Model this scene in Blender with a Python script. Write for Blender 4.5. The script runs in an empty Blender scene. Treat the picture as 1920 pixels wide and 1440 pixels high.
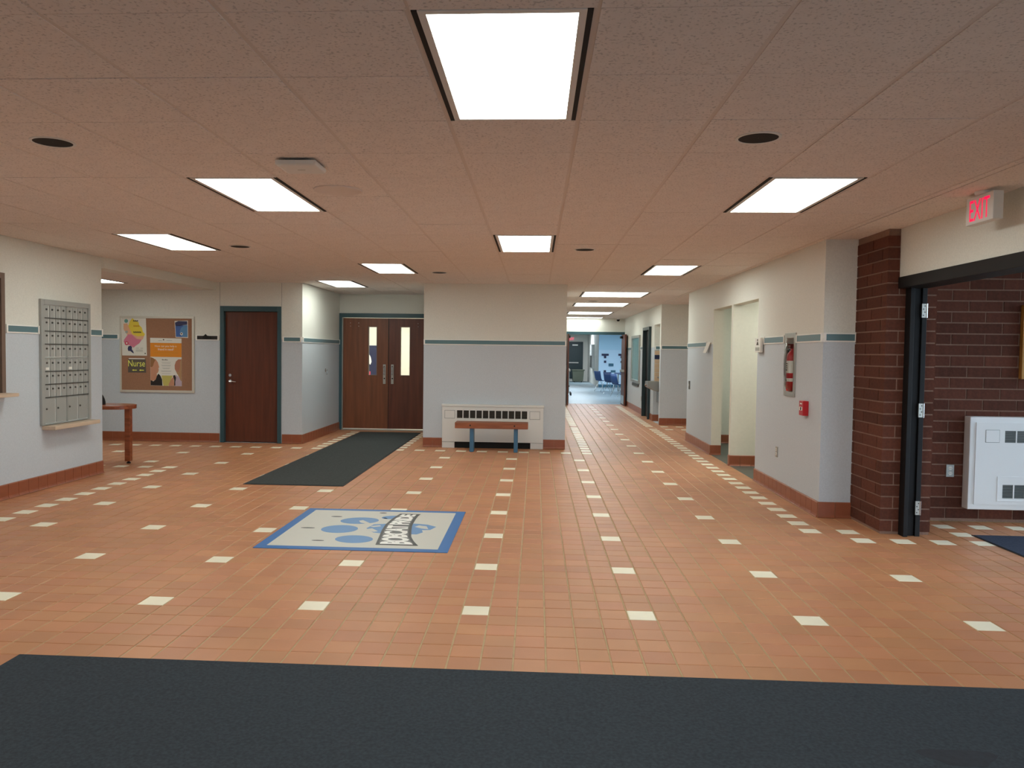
import bpy, math, random
from mathutils import Vector, Matrix
random.seed(7)
S = bpy.context.scene
COL = S.collection
# ------------------------------------------------------------------ camera
HCAM, HC = 1.5158, 2.6101
F_PX, YAW, PITCH, ROLL = 1496.55, -.0564, -.0399, .0123
PPX, PPY = 920.64, 721.53
def cam_axes():
    sy, cy, sp, cp = math.sin(YAW), math.cos(YAW), math.sin(PITCH), math.cos(PITCH)
    f = Vector((sy*cp, cy*cp, sp)); r = Vector((cy, -sy, 0)); u = r.cross(f)
    cr, sr = math.cos(ROLL), math.sin(ROLL)
    return r*cr+u*sr, u*cr-r*sr, f
CR, CU, CF = cam_axes()
cam = bpy.data.cameras.new('camera')
cam.sensor_width = 36; cam.lens = F_PX*36/1920
cam.shift_x = (960-PPX)/1920; cam.shift_y = (PPY-720)/1920
cam.clip_start = .05; cam.clip_end = 300
co = bpy.data.objects.new('camera', cam); COL.objects.link(co)
M = Matrix((CR, CU, -CF)).transposed().to_4x4(); M.translation = (0, 0, HCAM)
co.matrix_world = M
S.camera = co
def project(x, y, z):
    v = Vector((x, y, z-HCAM)); d = v.dot(CF)
    if d < .1: return None
    return PPX+F_PX*v.dot(CR)/d, PPY-F_PX*v.dot(CU)/d
# ------------------------------------------------------------------ world, exposure
w = bpy.data.worlds.new('world'); S.world = w; w.use_nodes = True
wb = w.node_tree.nodes['Background']
wb.inputs[0].default_value = (.70, .84, 1.0, 1); wb.inputs[1].default_value = 5.6
S.view_settings.view_transform = 'Standard'; S.view_settings.look = 'None'
S.view_settings.exposure = 0.0; S.view_settings.gamma = 1; S.view_settings.use_curve_mapping = False
LIGHT = 12.0        # radiance of the fluorescent diffusers
# ------------------------------------------------------------------ materials
MATS = {}
def srgb(r, g, b):
    f = lambda c: (c/255/12.92) if c <= 10 else ((c/255+.055)/1.055)**2.4
    return (f(r), f(g), f(b), 1)
def mat(name, col, rough=.6, metal=0, spec=.5):
    m = bpy.data.materials.new(name); m.use_nodes = True; MATS[name] = m
    b = m.node_tree.nodes['Principled BSDF']
    b.inputs['Base Color'].default_value = col; b.inputs['Roughness'].default_value = rough
    b.inputs['Metallic'].default_value = metal; b.inputs['Specular IOR Level'].default_value = spec
    return m
def nd(m, t, **k):
    n = m.node_tree.nodes.new(t)
    for a, v in k.items(): setattr(n, a, v)
    return n
def lk(m, a, b): m.node_tree.links.new(a, b)
def bsdf(m): return m.node_tree.nodes['Principled BSDF']
def noisy(m, scale, amount, coord='Object', bump=0, bump_scale=None, stretch=None, detail=4):
    """vary the base colour by +-amount with noise; optional bump"""
    tc = nd(m, 'ShaderNodeTexCoord'); src = tc.outputs[coord]
    if stretch:
        mp = nd(m, 'ShaderNodeMapping'); mp.inputs['Scale'].default_value = stretch; lk(m, src, mp.inputs[0]); src = mp.outputs[0]
    nz = nd(m, 'ShaderNodeTexNoise'); nz.inputs['Scale'].default_value = scale; nz.inputs['Detail'].default_value = detail
    lk(m, src, nz.inputs['Vector'])
    b = bsdf(m); col = list(b.inputs['Base Color'].default_value)
    mr = nd(m, 'ShaderNodeMapRange'); mr.inputs[1].default_value = .3; mr.inputs[2].default_value = .7
    mr.inputs[3].default_value = 1-amount; mr.inputs[4].default_value = 1+amount; lk(m, nz.outputs[0], mr.inputs[0])
    vm = nd(m, 'ShaderNodeVectorMath', operation='SCALE'); lk(m, mr.outputs[0], vm.inputs['Scale'])
    cs = nd(m, 'ShaderNodeRGB'); cs.outputs[0].default_value = col; lk(m, cs.outputs[0], vm.inputs[0])
    lk(m, vm.outputs[0], b.inputs['Base Color'])
    if bump:
        n2 = nz
        if bump_scale:
            n2 = nd(m, 'ShaderNodeTexNoise'); n2.inputs['Scale'].default_value = bump_scale; n2.inputs['Detail'].default_value = 2; lk(m, src, n2.inputs['Vector'])
        bp = nd(m, 'ShaderNodeBump'); bp.inputs['Strength'].default_value = bump; bp.inputs['Distance'].default_value = .003
        lk(m, n2.outputs[0], bp.inputs['Height']); lk(m, bp.outputs[0], b.inputs['Normal'])
    return cs, vm
def emis(name, col, s):
    m = bpy.data.materials.new(name); m.use_nodes = True; MATS[name] = m
    b = bsdf(m); b.inputs['Base Color'].default_value = (.8, .8, .8, 1)
    b.inputs['Emission Color'].default_value = col; b.inputs['Emission Strength'].default_value = s
    return m
T = .161047; X0, Y0 = -.33477, 4.63369            # floor tile module and lattice origin
# painted wall covering: warm above the rail, cool grey below it
m = mat('wall_vinyl', srgb(220, 214, 205), .55)
g = nd(m, 'ShaderNodeNewGeometry'); sx = nd(m, 'ShaderNodeSeparateXYZ'); lk(m, g.outputs['Position'], sx.inputs[0])
gt = nd(m, 'ShaderNodeMath', operation='GREATER_THAN'); gt.inputs[1].default_value = 1.69; lk(m, sx.outputs[2], gt.inputs[0])
mx = nd(m, 'ShaderNodeMix', data_type='RGBA'); lk(m, gt.outputs[0], mx.inputs[0])
mx.inputs[6].default_value = srgb(200, 208, 215); mx.inputs[7].default_value = srgb(229, 229, 220)
nz = nd(m, 'ShaderNodeTexNoise'); nz.inputs['Scale'].default_value = 90; nz.inputs['Detail'].default_value = 3; lk(m, g.outputs['Position'], nz.inputs['Vector'])
mr = nd(m, 'ShaderNodeMapRange'); mr.inputs[1].default_value = .3; mr.inputs[2].default_value = .7; mr.inputs[3].default_value = .95; mr.inputs[4].default_value = 1.05; lk(m, nz.outputs[0], mr.inputs[0])
vm = nd(m, 'ShaderNodeVectorMath', operation='SCALE'); lk(m, mx.outputs[2], vm.inputs[0]); lk(m, mr.outputs[0], vm.inputs['Scale']); lk(m, vm.outputs[0], bsdf(m).inputs['Base Color'])
bp = nd(m, 'ShaderNodeBump'); bp.inputs['Strength'].default_value = .15; bp.inputs['Distance'].default_value = .002; lk(m, nz.outputs[0], bp.inputs['Height']); lk(m, bp.outputs[0], bsdf(m).inputs['Normal'])
m = mat('cream_paint', srgb(226, 223, 209), .6); noisy(m, 30, .02)
m = mat('white_paint', srgb(222, 219, 210), .6); noisy(m, 30, .02)
# terracotta quarry tile, tint per tile from its cell
def tile_mat(name, base, var, rough):
    m = mat(name, base, rough, spec=.4)
    g = nd(m, 'ShaderNodeNewGeometry')
    ad = nd(m, 'ShaderNodeVectorMath', operation='SUBTRACT'); ad.inputs[1].default_value = (X0-T/2, Y0-T/2, 0); lk(m, g.outputs['Position'], ad.inputs[0])
    sc = nd(m, 'ShaderNodeVectorMath', operation='DIVIDE'); sc.inputs[1].default_value = (T, T, 50); lk(m, ad.outputs[0], sc.inputs[0])
    fl = nd(m, 'ShaderNodeVectorMath', operation='FLOOR'); lk(m, sc.outputs[0], fl.inputs[0])
    wn = nd(m, 'ShaderNodeTexWhiteNoise', noise_dimensions='3D'); lk(m, fl.outputs[0], wn.inputs['Vector'])
    hs = nd(m, 'ShaderNodeHueSaturation'); hs.inputs['Color'].default_value = base
    r1 = nd(m, 'ShaderNodeMapRange'); r1.inputs[3].default_value = 1-var; r1.inputs[4].default_value = 1+var; lk(m, wn.outputs['Value'], r1.inputs[0]); lk(m, r1.outputs[0], hs.inputs['Value'])
    sp = nd(m, 'ShaderNodeSeparateColor'); lk(m, wn.outputs['Color'], sp.inputs[0])
    r2 = nd(m, 'ShaderNodeMapRange'); r2.inputs[3].default_value = .5-.012*var*6; r2.inputs[4].default_value = .5+.008*var*6; lk(m, sp.outputs[1], r2.inputs[0]); lk(m, r2.outputs[0], hs.inputs['Hue'])
    n1 = nd(m, 'ShaderNodeTexNoise'); n1.inputs['Scale'].default_value = 2.2; n1.inputs['Detail'].default_value = 5; lk(m, g.outputs['Position'], n1.inputs['Vector'])
    r3 = nd(m, 'ShaderNodeMapRange'); r3.inputs[1].default_value = .3; r3.inputs[2].default_value = .7; r3.inputs[3].default_value = .93; r3.inputs[4].default_value = 1.07; lk(m, n1.outputs[0], r3.inputs[0])
    vm = nd(m, 'ShaderNodeVectorMath', operation='SCALE'); lk(m, hs.outputs[0], vm.inputs[0]); lk(m, r3.outputs[0], vm.inputs['Scale']); lk(m, vm.outputs[0], bsdf(m).inputs['Base Color'])
    n2 = nd(m, 'ShaderNodeTexNoise'); n2.inputs['Scale'].default_value = 60; lk(m, g.outputs['Position'], n2.inputs['Vector'])
    bp = nd(m, 'ShaderNodeBump'); bp.inputs['Strength'].default_value = .12; bp.inputs['Distance'].default_value = .002; lk(m, n2.outputs[0], bp.inputs['Height']); lk(m, bp.outputs[0], bsdf(m).inputs['Normal'])
    return m
tile_mat('terracotta', srgb(190, 133, 95), .07, .42)
tile_mat('accent_tile', srgb(247, 240, 216), .015, .4)
m = mat('grout', srgb(188, 166, 128), .85); noisy(m, 12, .12)
m = mat('base_tile', srgb(150, 84, 56), .38); noisy(m, 6, .12)
m = mat('base_grout', srgb(150, 110, 80), .8)
m = mat('ceiling_tile', srgb(238, 230, 224), .9, spec=.1)
cs, vm = noisy(m, 9, .03)
tc = nd(m, 'ShaderNodeNewGeometry'); n2 = nd(m, 'ShaderNodeTexNoise'); n2.inputs['Scale'].default_value = 75; n2.inputs['Detail'].default_value = 3; lk(m, tc.outputs['Position'], n2.inputs['Vector'])
r = nd(m, 'ShaderNodeMapRange'); r.inputs[1].default_value = .34; r.inputs[2].default_value = .44; r.inputs[3].default_value = .72; r.inputs[4].default_value = 1; lk(m, n2.outputs[0], r.inputs[0])
v2 = nd(m, 'ShaderNodeVectorMath', operation='SCALE'); lk(m, vm.outputs[0], v2.inputs[0]); lk(m, r.outputs[0], v2.inputs['Scale']); lk(m, v2.outputs[0], bsdf(m).inputs['Base Color'])
mat('tee_bar', srgb(226, 216, 208), .7)
mat('plenum', (.02, .02, .02, 1), .9)
m = mat('brick', srgb(94, 54, 41), .85, spec=.25)
cs, vm = noisy(m, 40, .16, bump=.35, bump_scale=70)
oi = nd(m, 'ShaderNodeObjectInfo'); r = nd(m, 'ShaderNodeMapRange'); r.inputs[3].default_value = .78; r.inputs[4].default_value = 1.2; lk(m, oi.outputs['Random'], r.inputs[0])
v2 = nd(m, 'ShaderNodeVectorMath', operation='SCALE'); lk(m, vm.outputs[0], v2.inputs[0]); lk(m, r.outputs[0], v2.inputs['Scale']); lk(m, v2.outputs[0], bsdf(m).inputs['Base Color'])
m = mat('mortar', srgb(142, 112, 96), .9); noisy(m, 60, .12)
mat('teal', srgb(96, 128, 136), .35)
mat('teal_frame', srgb(52, 84, 92), .4)
mat('teal_dark', srgb(30, 50, 54), .45)
mat('rail_white', srgb(246, 245, 240), .4)
def wood(name, c, amt, rough=.4, sc=(14, 14, .9)):
    m = mat(name, c, rough); noisy(m, 2.2, amt, stretch=sc, detail=8); return m
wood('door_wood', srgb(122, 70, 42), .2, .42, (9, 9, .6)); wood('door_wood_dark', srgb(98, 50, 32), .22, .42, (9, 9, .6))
wood('table_wood', srgb(142, 74, 42), .25, .25, (2, 14, 14)); wood('bench_wood', srgb(150, 86, 54), .25, .4, (1.5, 14, 14))
wood('ledge_wood', srgb(206, 184, 160), .08, .45, (14, 1.5, 14)); wood('jamb_wood', srgb(120, 98, 84), .12, .5)
wood('picture_wood', srgb(196, 140, 66), .15, .4)
m = mat('mat_charcoal', srgb(60, 66, 72), .95, spec=.1); noisy(m, 70, .2, bump=.9, bump_scale=260, detail=6)
m = mat('mat_navy', srgb(62, 70, 88), .95, spec=.1); noisy(m, 70, .2, bump=.9, bump_scale=260, detail=6)
m = mat('mat_runner', srgb(70, 74, 74), .95, spec=.1); noisy(m, 60, .2, bump=.9, bump_scale=260, detail=6)
mat('mat_rubber', (.012, .012, .013, 1), .7)
m = mat('mat_stain', srgb(36, 40, 48), .95); noisy(m, 40, .2)
mat('logo_grey', srgb(206, 206, 198), .5); mat('logo_blue', srgb(52, 112, 178), .5); mat('logo_paw', srgb(104, 148, 196), .5)
mat('logo_dark', srgb(70, 72, 72), .5); mat('logo_white', srgb(248, 248, 244), .5); mat('letter_grey', srgb(112, 114, 114), .5)
mat('aluminium', srgb(178, 178, 172), .38, .75); mat('mail_metal', srgb(172, 174, 170), .5, .25)
mat('mail_gap', srgb(246, 246, 242), .5); mat('mail_dark', srgb(82, 82, 78), .5, .3)
mat('chrome', srgb(205, 205, 205), .22, 1); mat('steel', srgb(160, 158, 150), .3, .9)
mat('black', (.006, .006, .007, 1), .55, spec=.3); mat('black_matte', (.012, .012, .012, 1), .85)
mat('white_enamel', srgb(226, 226, 222), .38); mat('white_plastic', srgb(228, 228, 224), .4); mat('heater_white', srgb(245, 246, 246), .35)
mat('grille_dark', srgb(72, 66, 56), .6); mat('grille_grey', srgb(120, 126, 126), .5)
m = mat('cork', srgb(158, 116, 90), .9); noisy(m, 120, .12)
mat('frame_alu', srgb(212, 208, 196), .4, .2)
mat('paper', srgb(226, 222, 212), .7)
mat('bench_blue', srgb(62, 110, 142), .35)
mat('red', srgb(190, 20, 30), .35); mat('dark_red', srgb(132, 16, 26), .35)
m = mat('glass', (1, 1, 1, 1), .03)
tr = nd(m, 'ShaderNodeBsdfTransparent'); tr.inputs[0].default_value = (.95, .97, .97, 1); gl = nd(m, 'ShaderNodeBsdfGlossy'); gl.inputs['Roughness'].default_value = .03
fz = nd(m, 'ShaderNodeFresnel'); fz.inputs[0].default_value = 1.35; ms = nd(m, 'ShaderNodeMixShader'); lk(m, fz.outputs[0], ms.inputs[0]); lk(m, tr.outputs[0], ms.inputs[1]); lk(m, gl.outputs[0], ms.inputs[2])
lk(m, ms.outputs[0], m.node_tree.nodes['Material Output'].inputs[0])
m = mat('glass_teal', srgb(96, 150, 156), .12)
emis('diffuser', (.94, 1, .93, 1), LIGHT); emis('diffuser_wide', (.94, 1, .93, 1), LIGHT*.6); emis('diffuser_gym', (.98, 1, .93, 1), LIGHT*.75); emis('exit_red', (.95, .0, .06, 1), 1.25); MATS['exit_red'].node_tree.nodes['Principled BSDF'].inputs['Base Color'].default_value = (.3, 0, .02, 1)
emis('diffuser_cool', (.82, .92, 1, 1), LIGHT*1.9)
m = mat('vct_floor', srgb(134, 152, 162), .36); noisy(m, .8, .06)
m = mat('rest_floor', srgb(92, 92, 84), .5); noisy(m, 8, .1)
m = mat('blue_wall', srgb(168, 206, 230), .5); mat('blue_wall_pale', srgb(186, 214, 236), .5)
mat('navy', srgb(24, 30, 66), .5); mat('block_teal', srgb(52, 100, 124), .5)
mat('tan_tile', srgb(208, 178, 146), .3); mat('chair_blue', srgb(34, 64, 112), .4)
mat('bin_olive', srgb(84, 88, 74), .6); mat('outdoor', srgb(150, 150, 145), .9)
mat('carpet_office', srgb(110, 110, 110), .9)
for n, c in dict(p_yellow=(232, 206, 70), p_pink=(216, 128, 150), p_peach=(228, 176, 140), p_orange=(226, 140, 30), p_teal=(104, 158, 148), p_red=(206, 78, 98), p_ink=(74, 66, 52), p_navy=(52, 54, 92), p_blue=(70, 104, 168), p_sky=(92, 142, 186), p_skin=(198, 142, 112), p_hair=(150, 106, 66), p_blond=(176, 138, 98), p_black=(34, 28, 26), p_lime=(196, 184, 100), p_signgrey=(92, 84, 74), p_signyellow=(240, 240, 110), p_white=(240, 238, 230), p_gold=(204, 146, 30), p_grey=(172, 172, 164), p_lav=(190, 170, 184), p_green=(60, 110, 70), p_skin2=(178, 120, 96)).items():
    mat(n, srgb(*c), .65)
# ------------------------------------------------------------------ mesh helpers
WLOC = {}
def wloc(o): return WLOC.get(o.name, Vector((0, 0, 0))) if o else Vector((0, 0, 0))
class MB:
    def __init__(s): s.v = []; s.f = []; s.mi = []; s.cur = 0
    def add(s, vs, fs):
        k = len(s.v); s.v += [tuple(p) for p in vs]; s.f += [tuple(i+k for i in f) for f in fs]; s.mi += [s.cur]*len(fs); return s
    def box(s, x0, x1, y0, y1, z0, z1):
        return s.add([(x0, y0, z0), (x1, y0, z0), (x1, y1, z0), (x0, y1, z0), (x0, y0, z1), (x1, y0, z1), (x1, y1, z1), (x0, y1, z1)],
                     [(0, 3, 2, 1), (4, 5, 6, 7), (0, 1, 5, 4), (1, 2, 6, 5), (2, 3, 7, 6), (3, 0, 4, 7)])
    def loft(s, rings, cap=True, close=True):
        n = len(rings[0]); vs = [p for r in rings for p in r]; fs = []
        for i in range(len(rings)-1):
            for j in range(n if close else n-1):
                a, b = i*n+j, i*n+(j+1) % n; fs.append((a, b, b+n, a+n))
        if cap: fs += [tuple(range(n))[::-1], tuple(range((len(rings)-1)*n, len(rings)*n))]
        return s.add(vs, fs)
    def lathe(s, prof, c, axis='z', n=20, cap=True):
        rings = []
        for r, h in prof:
            ring = []
            for j in range(n):
                a = 2*math.pi*j/n; p, q = r*math.cos(a), r*math.sin(a)
                ring.append({'z': (c[0]+p, c[1]+q, c[2]+h), 'y': (c[0]+p, c[1]+h, c[2]+q), 'x': (c[0]+h, c[1]+p, c[2]+q)}[axis])
            rings.append(ring)
        return s.loft(rings, cap)
    def tube(s, pts, r, n=10, cap=True):
        pts = [Vector(p) for p in pts]; rings = []
        for i, p in enumerate(pts):
            d = (pts[min(i+1, len(pts)-1)]-pts[max(i-1, 0)]).normalized()
            a = d.cross(Vector((0, 0, 1)) if abs(d.z) < .9 else Vector((1, 0, 0))).normalized(); b = d.cross(a)
            rr = r[i] if isinstance(r, (list, tuple)) else r
            rings.append([tuple(p+a*rr*math.cos(2*math.pi*j/n)+b*rr*math.sin(2*math.pi*j/n)) for j in range(n)])
        return s.loft(rings, cap)
    def prism(s, poly, axis, a, b):
        """extrude a 2-D polygon along an axis: 'x' poly=(y,z), 'y' poly=(x,z), 'z' poly=(x,y)"""
        q = {'x': lambda p, t: (t, p[0], p[1]), 'y': lambda p, t: (p[0], t, p[1]), 'z': lambda p, t: (p[0], p[1], t)}[axis]
        return s.loft([[q(p, a) for p in poly], [q(p, b) for p in poly]])
    def build(s, name, m, parent=None, smooth=False, bevel=0, seg=2, kind=None, label=None):
        me = bpy.data.meshes.new(name); off = wloc(parent)
        me.from_pydata([(x-off.x, y-off.y, z-off.z) for x, y, z in s.v], [], s.f)
        for x in ([m] if isinstance(m, str) else m): me.materials.append(MATS[x])
        for i, p in enumerate(me.polygons): p.material_index = s.mi[i]; p.use_smooth = smooth
        me.update()
        import bmesh
        bm = bmesh.new(); bm.from_mesh(me); bmesh.ops.recalc_face_normals(bm, faces=bm.faces); bm.to_mesh(me); bm.free()
        if smooth: me.set_sharp_from_angle(angle=math.radians(40))
        o = bpy.data.objects.new(name, me); COL.objects.link(o)
        if parent: o.parent = parent; WLOC[o.name] = off.copy()
        if bevel:
            b = o.modifiers.new('bevel', 'BEVEL'); b.width = bevel; b.segments = seg; b.limit_method = 'ANGLE'
        if kind: o['kind'] = kind
        if label: o['label'] = label
        return o
def B(x0, x1, y0, y1, z0, z1): return MB().box(x0, x1, y0, y1, z0, z1)
def thing(name, label, cat, loc, group=None, kind=None):
    o = bpy.data.objects.new(name, None); COL.objects.link(o); o.location = loc; o.empty_display_size = .1
    WLOC[o.name] = Vector(loc); o['label'] = label; o['category'] = cat
    if group: o['group'] = group
    if kind: o['kind'] = kind
    return o
def tag(o, label, cat, group=None, kind=None):
    o['label'] = label; o['category'] = cat
    if group: o['group'] = group
    if kind: o['kind'] = kind
    return o
def struct(name, mb, m, label, cat='wall'):
    return tag(mb.build(name, m), label, cat, kind='structure')
def inst(name, me, loc, parent):
    o = bpy.data.objects.new(name, me); COL.objects.link(o); o.parent = parent; o.location = Vector(loc)-wloc(parent); return o
def mesh_of(mb, name, m):
    o = mb.build(name, m); me = o.data; bpy.data.objects.remove(o); return me
def text_polys(txt, size=1.0, bold=0):
    cu = bpy.data.curves.new('lettering', 'FONT'); cu.body = txt; cu.size = size; cu.align_x = 'CENTER'; cu.resolution_u = 3; cu.offset = bold; cu.space_character = .9 if bold else 1
    o = bpy.data.objects.new('lettering', cu); COL.objects.link(o)
    bpy.context.view_layer.update()
    me = bpy.data.meshes.new_from_object(o.evaluated_get(bpy.context.evaluated_depsgraph_get()))
    vs = [tuple(v.co) for v in me.vertices]; fs = [tuple(p.vertices) for p in me.polygons]
    bpy.data.objects.remove(o); bpy.data.curves.remove(cu); bpy.data.meshes.remove(me)
    return vs, fs
def text_fit(txt, w, h, mapf, bold=0):
    """letters fitted into w x h, centred, mapped by mapf(u, v) -> world"""
    vs, fs = text_polys(txt, 1.0, bold)
    xs = [v[0] for v in vs]; ys = [v[1] for v in vs]
    kx, ky = w/(max(xs)-min(xs)), h/(max(ys)-min(ys)); cx, cy = (max(xs)+min(xs))/2, (max(ys)+min(ys))/2
    return MB().add([mapf((v[0]-cx)*kx, (v[1]-cy)*ky) for v in vs], fs)
def rects_minus(u0, u1, v0, v1, holes):
    """split a rectangle around rectangular holes (u0,u1,v0,v1)"""
    us = sorted({u0, u1, *[h[0] for h in holes], *[h[1] for h in holes]}); us = [u for u in us if u0 <= u <= u1]
    out = []
    for a, b in zip(us, us[1:]):
        cuts = sorted([(h[2], h[3]) for h in holes if h[0] <= a+1e-6 and h[1] >= b-1e-6]); z = v0
        for c, d in cuts:
            if c > z+1e-6: out.append((a, b, z, c))
            z = max(z, d)
        if z < v1-1e-6: out.append((a, b, z, v1))
    return out
ZT = 2.74
def wall_x(name, xa, xb, y0, y1, label, holes=(), m='wall_vinyl', z1=ZT, z0=-.06):
    mb = MB()
    for a, b, c, d in rects_minus(y0, y1, z0, z1, holes): mb.box(xa, xb, a, b, c, d)
    return struct(name, mb, m, label)
def wall_y(name, ya, yb, x0, x1, label, holes=(), m='wall_vinyl', z1=ZT, z0=-.06):
    mb = MB()
    for a, b, c, d in rects_minus(x0, x1, z0, z1, holes): mb.box(a, b, ya, yb, c, d)
    return struct(name, mb, m, label)
# ------------------------------------------------------------------ walls
XL, XR, YB = -5.26, 2.68, 12.75
wall_x('wall_left', XL-.16, XL, -2.6, 9.4, 'white wall on the left holding the mailboxes and office window', [(6.0, 7.61, 1.06, 2.23)])
wall_y('wall_alcove_near', 9.24, 9.4, -9.5, XL-.16, 'near wall of the alcove behind the mailbox wall')
wall_x('wall_alcove_end', -9.66, -9.5, 9.24, 12.9, 'far left end wall of the alcove')
wall_x('wall_bulkhead', -5.42, -5.22, 9.4, YB, 'white dropped bulkhead over the alcove entrance', z0=2.48)
wall_y('wall_back', YB, YB+.15, -9.66, -3.79, 'back wall with the cork board and single wooden door', [(-5.145, -4.135, 0, 2.222)])
wall_x('wall_recess_left', -3.95, -3.79, YB+.15, 15.2, 'bright side wall of the double door recess')
wall_y('wall_recess_back', 15.2, 15.36, -3.95, -1.64, 'wall above the double wooden doors', [(-3.79, -1.86, 0, 2.245)])
wall_x('wall_recess_right', -1.8, -1.64, 12.83, 15.2, 'right side wall of the double door recess')
wall_y('wall_center', 12.68, 12.83, -1.8, .47, 'projecting white wall behind the bench and heater')
wall_x('wall_corridor_left', .31, .47, 12.83, 24.76, 'left wall of the long corridor')
wall_y('wall_corridor_end', 24.6, 24.76, .47, 2.83, 'wall over the open double doors at the corridor end', [(.86, 2.7, 0, 2.2)])
wall_x('wall_corridor_right', XR, XR+.15, 17.45, 24.6, 'far right corridor wall with display case and dark doorway', [(18.9, 20.0, 0, 2.18), (17.58, 18.45, 0, 2.2)])
wall_y('wall_side_far', 17.45, 17.6, XR+.15, 6.5, 'white wall facing the hall across the side passage')
wall_y('wall_side_near', 14.2, 14.35, XR+.15, 6.5, 'near wall of the side passage')
wall_x('wall_side_end', 6.5, 6.65, 14.2, 17.6, 'end wall of the side passage')
wall_x('wall_right', XR, XR+.15, 7.65, 14.35, 'right wall with two restroom openings and the extinguisher cabinet', [(9.87, 11.12, 0, 2.22), (11.2, 12.33, 0, 2.22), (8.47, 8.73, 1.14, 1.72)])
WR = bpy.data.objects['wall_right']
B(XR+.001, XR+.15, 12.326, 12.33, .15, 2.22).build('jamb_lining', 'cream_paint', WR); B(XR+.001, XR+.15, 11.116, 11.12, .15, 2.22).build('jamb_lining', 'cream_paint', WR)
B(XR-.002, XR, 11.12, 11.2, .15, 2.22).build('jamb_lining', 'cream_paint', WR); B(XR+.001, XR+.149, 9.88, 11.11, 2.215, 2.22).build('jamb_lining', 'cream_paint', WR); B(XR+.001, XR+.149, 11.21, 12.32, 2.215, 2.22).build('jamb_lining', 'cream_paint', WR)
wall_y('wall_right_end', 7.65, 7.8, XR+.15, 2.985, 'short white wall face beside the brick pillar')
wall_x('wall_header', 3.07, 3.27, 2.9, 6.995, 'white wall above the black vestibule door frame', z0=2.2)
wall_x('wall_right_front', 3.07, 3.27, -2.6, 2.9, 'right wall nearer than the vestibule opening')
wall_y('wall_rear', -2.75, -2.6, -5.42, 3.27, 'rear wall with the glazed entrance behind the viewer', [(.2, 2.6, 0, 2.45)])
wall_y('wall_vestibule_near', 2.75, 2.9, 3.27, 6.28, 'near glazed side of the entrance vestibule', [(3.5, 6.0, .0, 2.4)])
# niche, restrooms, office, gym, cafeteria shells
mb = MB(); mb.box(3.2, 3.3, 17.6, 18.6, 0, 2.35); mb.box(XR+.15, 3.3, 18.45, 18.6, 0, 2.35); mb.box(XR+.15, 3.3, 17.5, 18.6, 2.2, 2.35)
struct('wall_niche', mb, 'wall_vinyl', 'walls of the drinking fountain niche')
mb = MB(); mb.box(4.6, 4.7, 8.0, 14.2, 0, 2.6); mb.box(XR+.15, 4.6, 14.0, 14.1, 0, 2.6); mb.box(XR+.15, 4.6, 11.12, 11.2, 0, 2.6); mb.box(XR+.15, 4.6, 8.9, 9.0, 0, 2.6)
struct('wall_restroom', mb, 'cream_paint', 'cream privacy walls inside the restroom openings')
mb = MB(); mb.box(XR+.15, 4.7, 8.9, 14.1, 2.5, 2.6); struct('ceiling_restroom', mb, 'white_paint', 'plain ceiling inside the restrooms', 'ceiling')
mb = MB(); mb.box(XR, 4.7, 8.9, 14.1, -.02, .001); struct('floor_restroom', mb, 'rest_floor', 'dark grey floor inside the restroom openings', 'floor')
mb = MB(); mb.box(-8.1, -8.0, 4.6, 9.24, 0, 2.74); mb.box(-8, -5.42, 4.5, 4.6, 0, 2.74)
struct('wall_office', mb, 'wall_vinyl', 'office walls seen through the service window')
struct('ceiling_office', B(-8.1, -5.42, 4.5, 9.24, 2.6, 2.7), 'white_paint', 'office ceiling behind the left wall', 'ceiling')
struct('floor_office', B(-8.1, -5.42, 4.5, 9.24, -.02, 0), 'carpet_office', 'office floor behind the left wall', 'floor')
mb = MB(); mb.box(-5.6, -3.95, 14.0, 14.1, -.06, 2.74); mb.box(-5.6, -5.5, 12.9, 14.0, -.06, 2.74); mb.box(-5.6, -3.95, 12.9, 14.1, 2.5, 2.74); mb.box(-5.6, -3.95, 12.7, 14.1, -.06, -.005)
struct('wall_light_block', mb, 'wall_vinyl', 'unseen box added behind the single wooden door against light leaks')  # added box, unseen; stops sky light leaking in under the single door
mb = MB(); mb.box(3.6, 3.7, 18.6, 20.4, -.06, 2.74); mb.box(2.83, 3.7, 20.3, 20.4, -.06, 2.74); mb.box(2.83, 3.7, 18.6, 20.4, 2.4, 2.74); mb.box(2.83, 3.7, 18.6, 20.4, -.06, -.005)
struct('wall_corridor_light_block', mb, 'wall_vinyl', 'unseen backing added behind the dark corridor door against light leaks')  # unseen backing, added so no outside light slips past the corridor door leaf
mb = MB(); mb.box(-6.6, .2, 19.0, 19.1, -.06, 2.74); mb.box(-6.6, -6.5, 15.36, 19, -.06, 2.74); mb.box(.2, .3, 15.36, 19.1, -.06, 2.74); mb.box(-6.6, -3.95, 15.26, 15.36, -.06, 2.74); mb.box(-1.64, .2, 15.26, 15.36, -.06, 2.74)
struct('wall_gym', mb, 'cream_paint', 'pale room walls behind the double doors')
struct('ceiling_gym', B(-6.6, .3, 15.36, 19.1, 2.68, 2.739), 'white_paint', 'ceiling of the room behind the double doors', 'ceiling')
struct('floor_gym', B(-6.6, .3, 15.3, 19.1, -.02, -.001), 'ledge_wood', 'floor of the room behind the double doors', 'floor')
mb = MB(); mb.box(-4, -3.9, 24.8, 45.1, 0, 2.9); mb.box(-4, 2.9, 45, 45.15, 0, 2.9); mb.box(2.87, 3.0, 37.15, 45, 0, 2.9); mb.box(12, 12.1, 24.8, 37.1, 0, 2.9)
mb.box(-4, .31, 24.62, 24.76, 0, 2.9); mb.box(2.83, 12.1, 24.62, 24.76, 0, 2.9)
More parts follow.
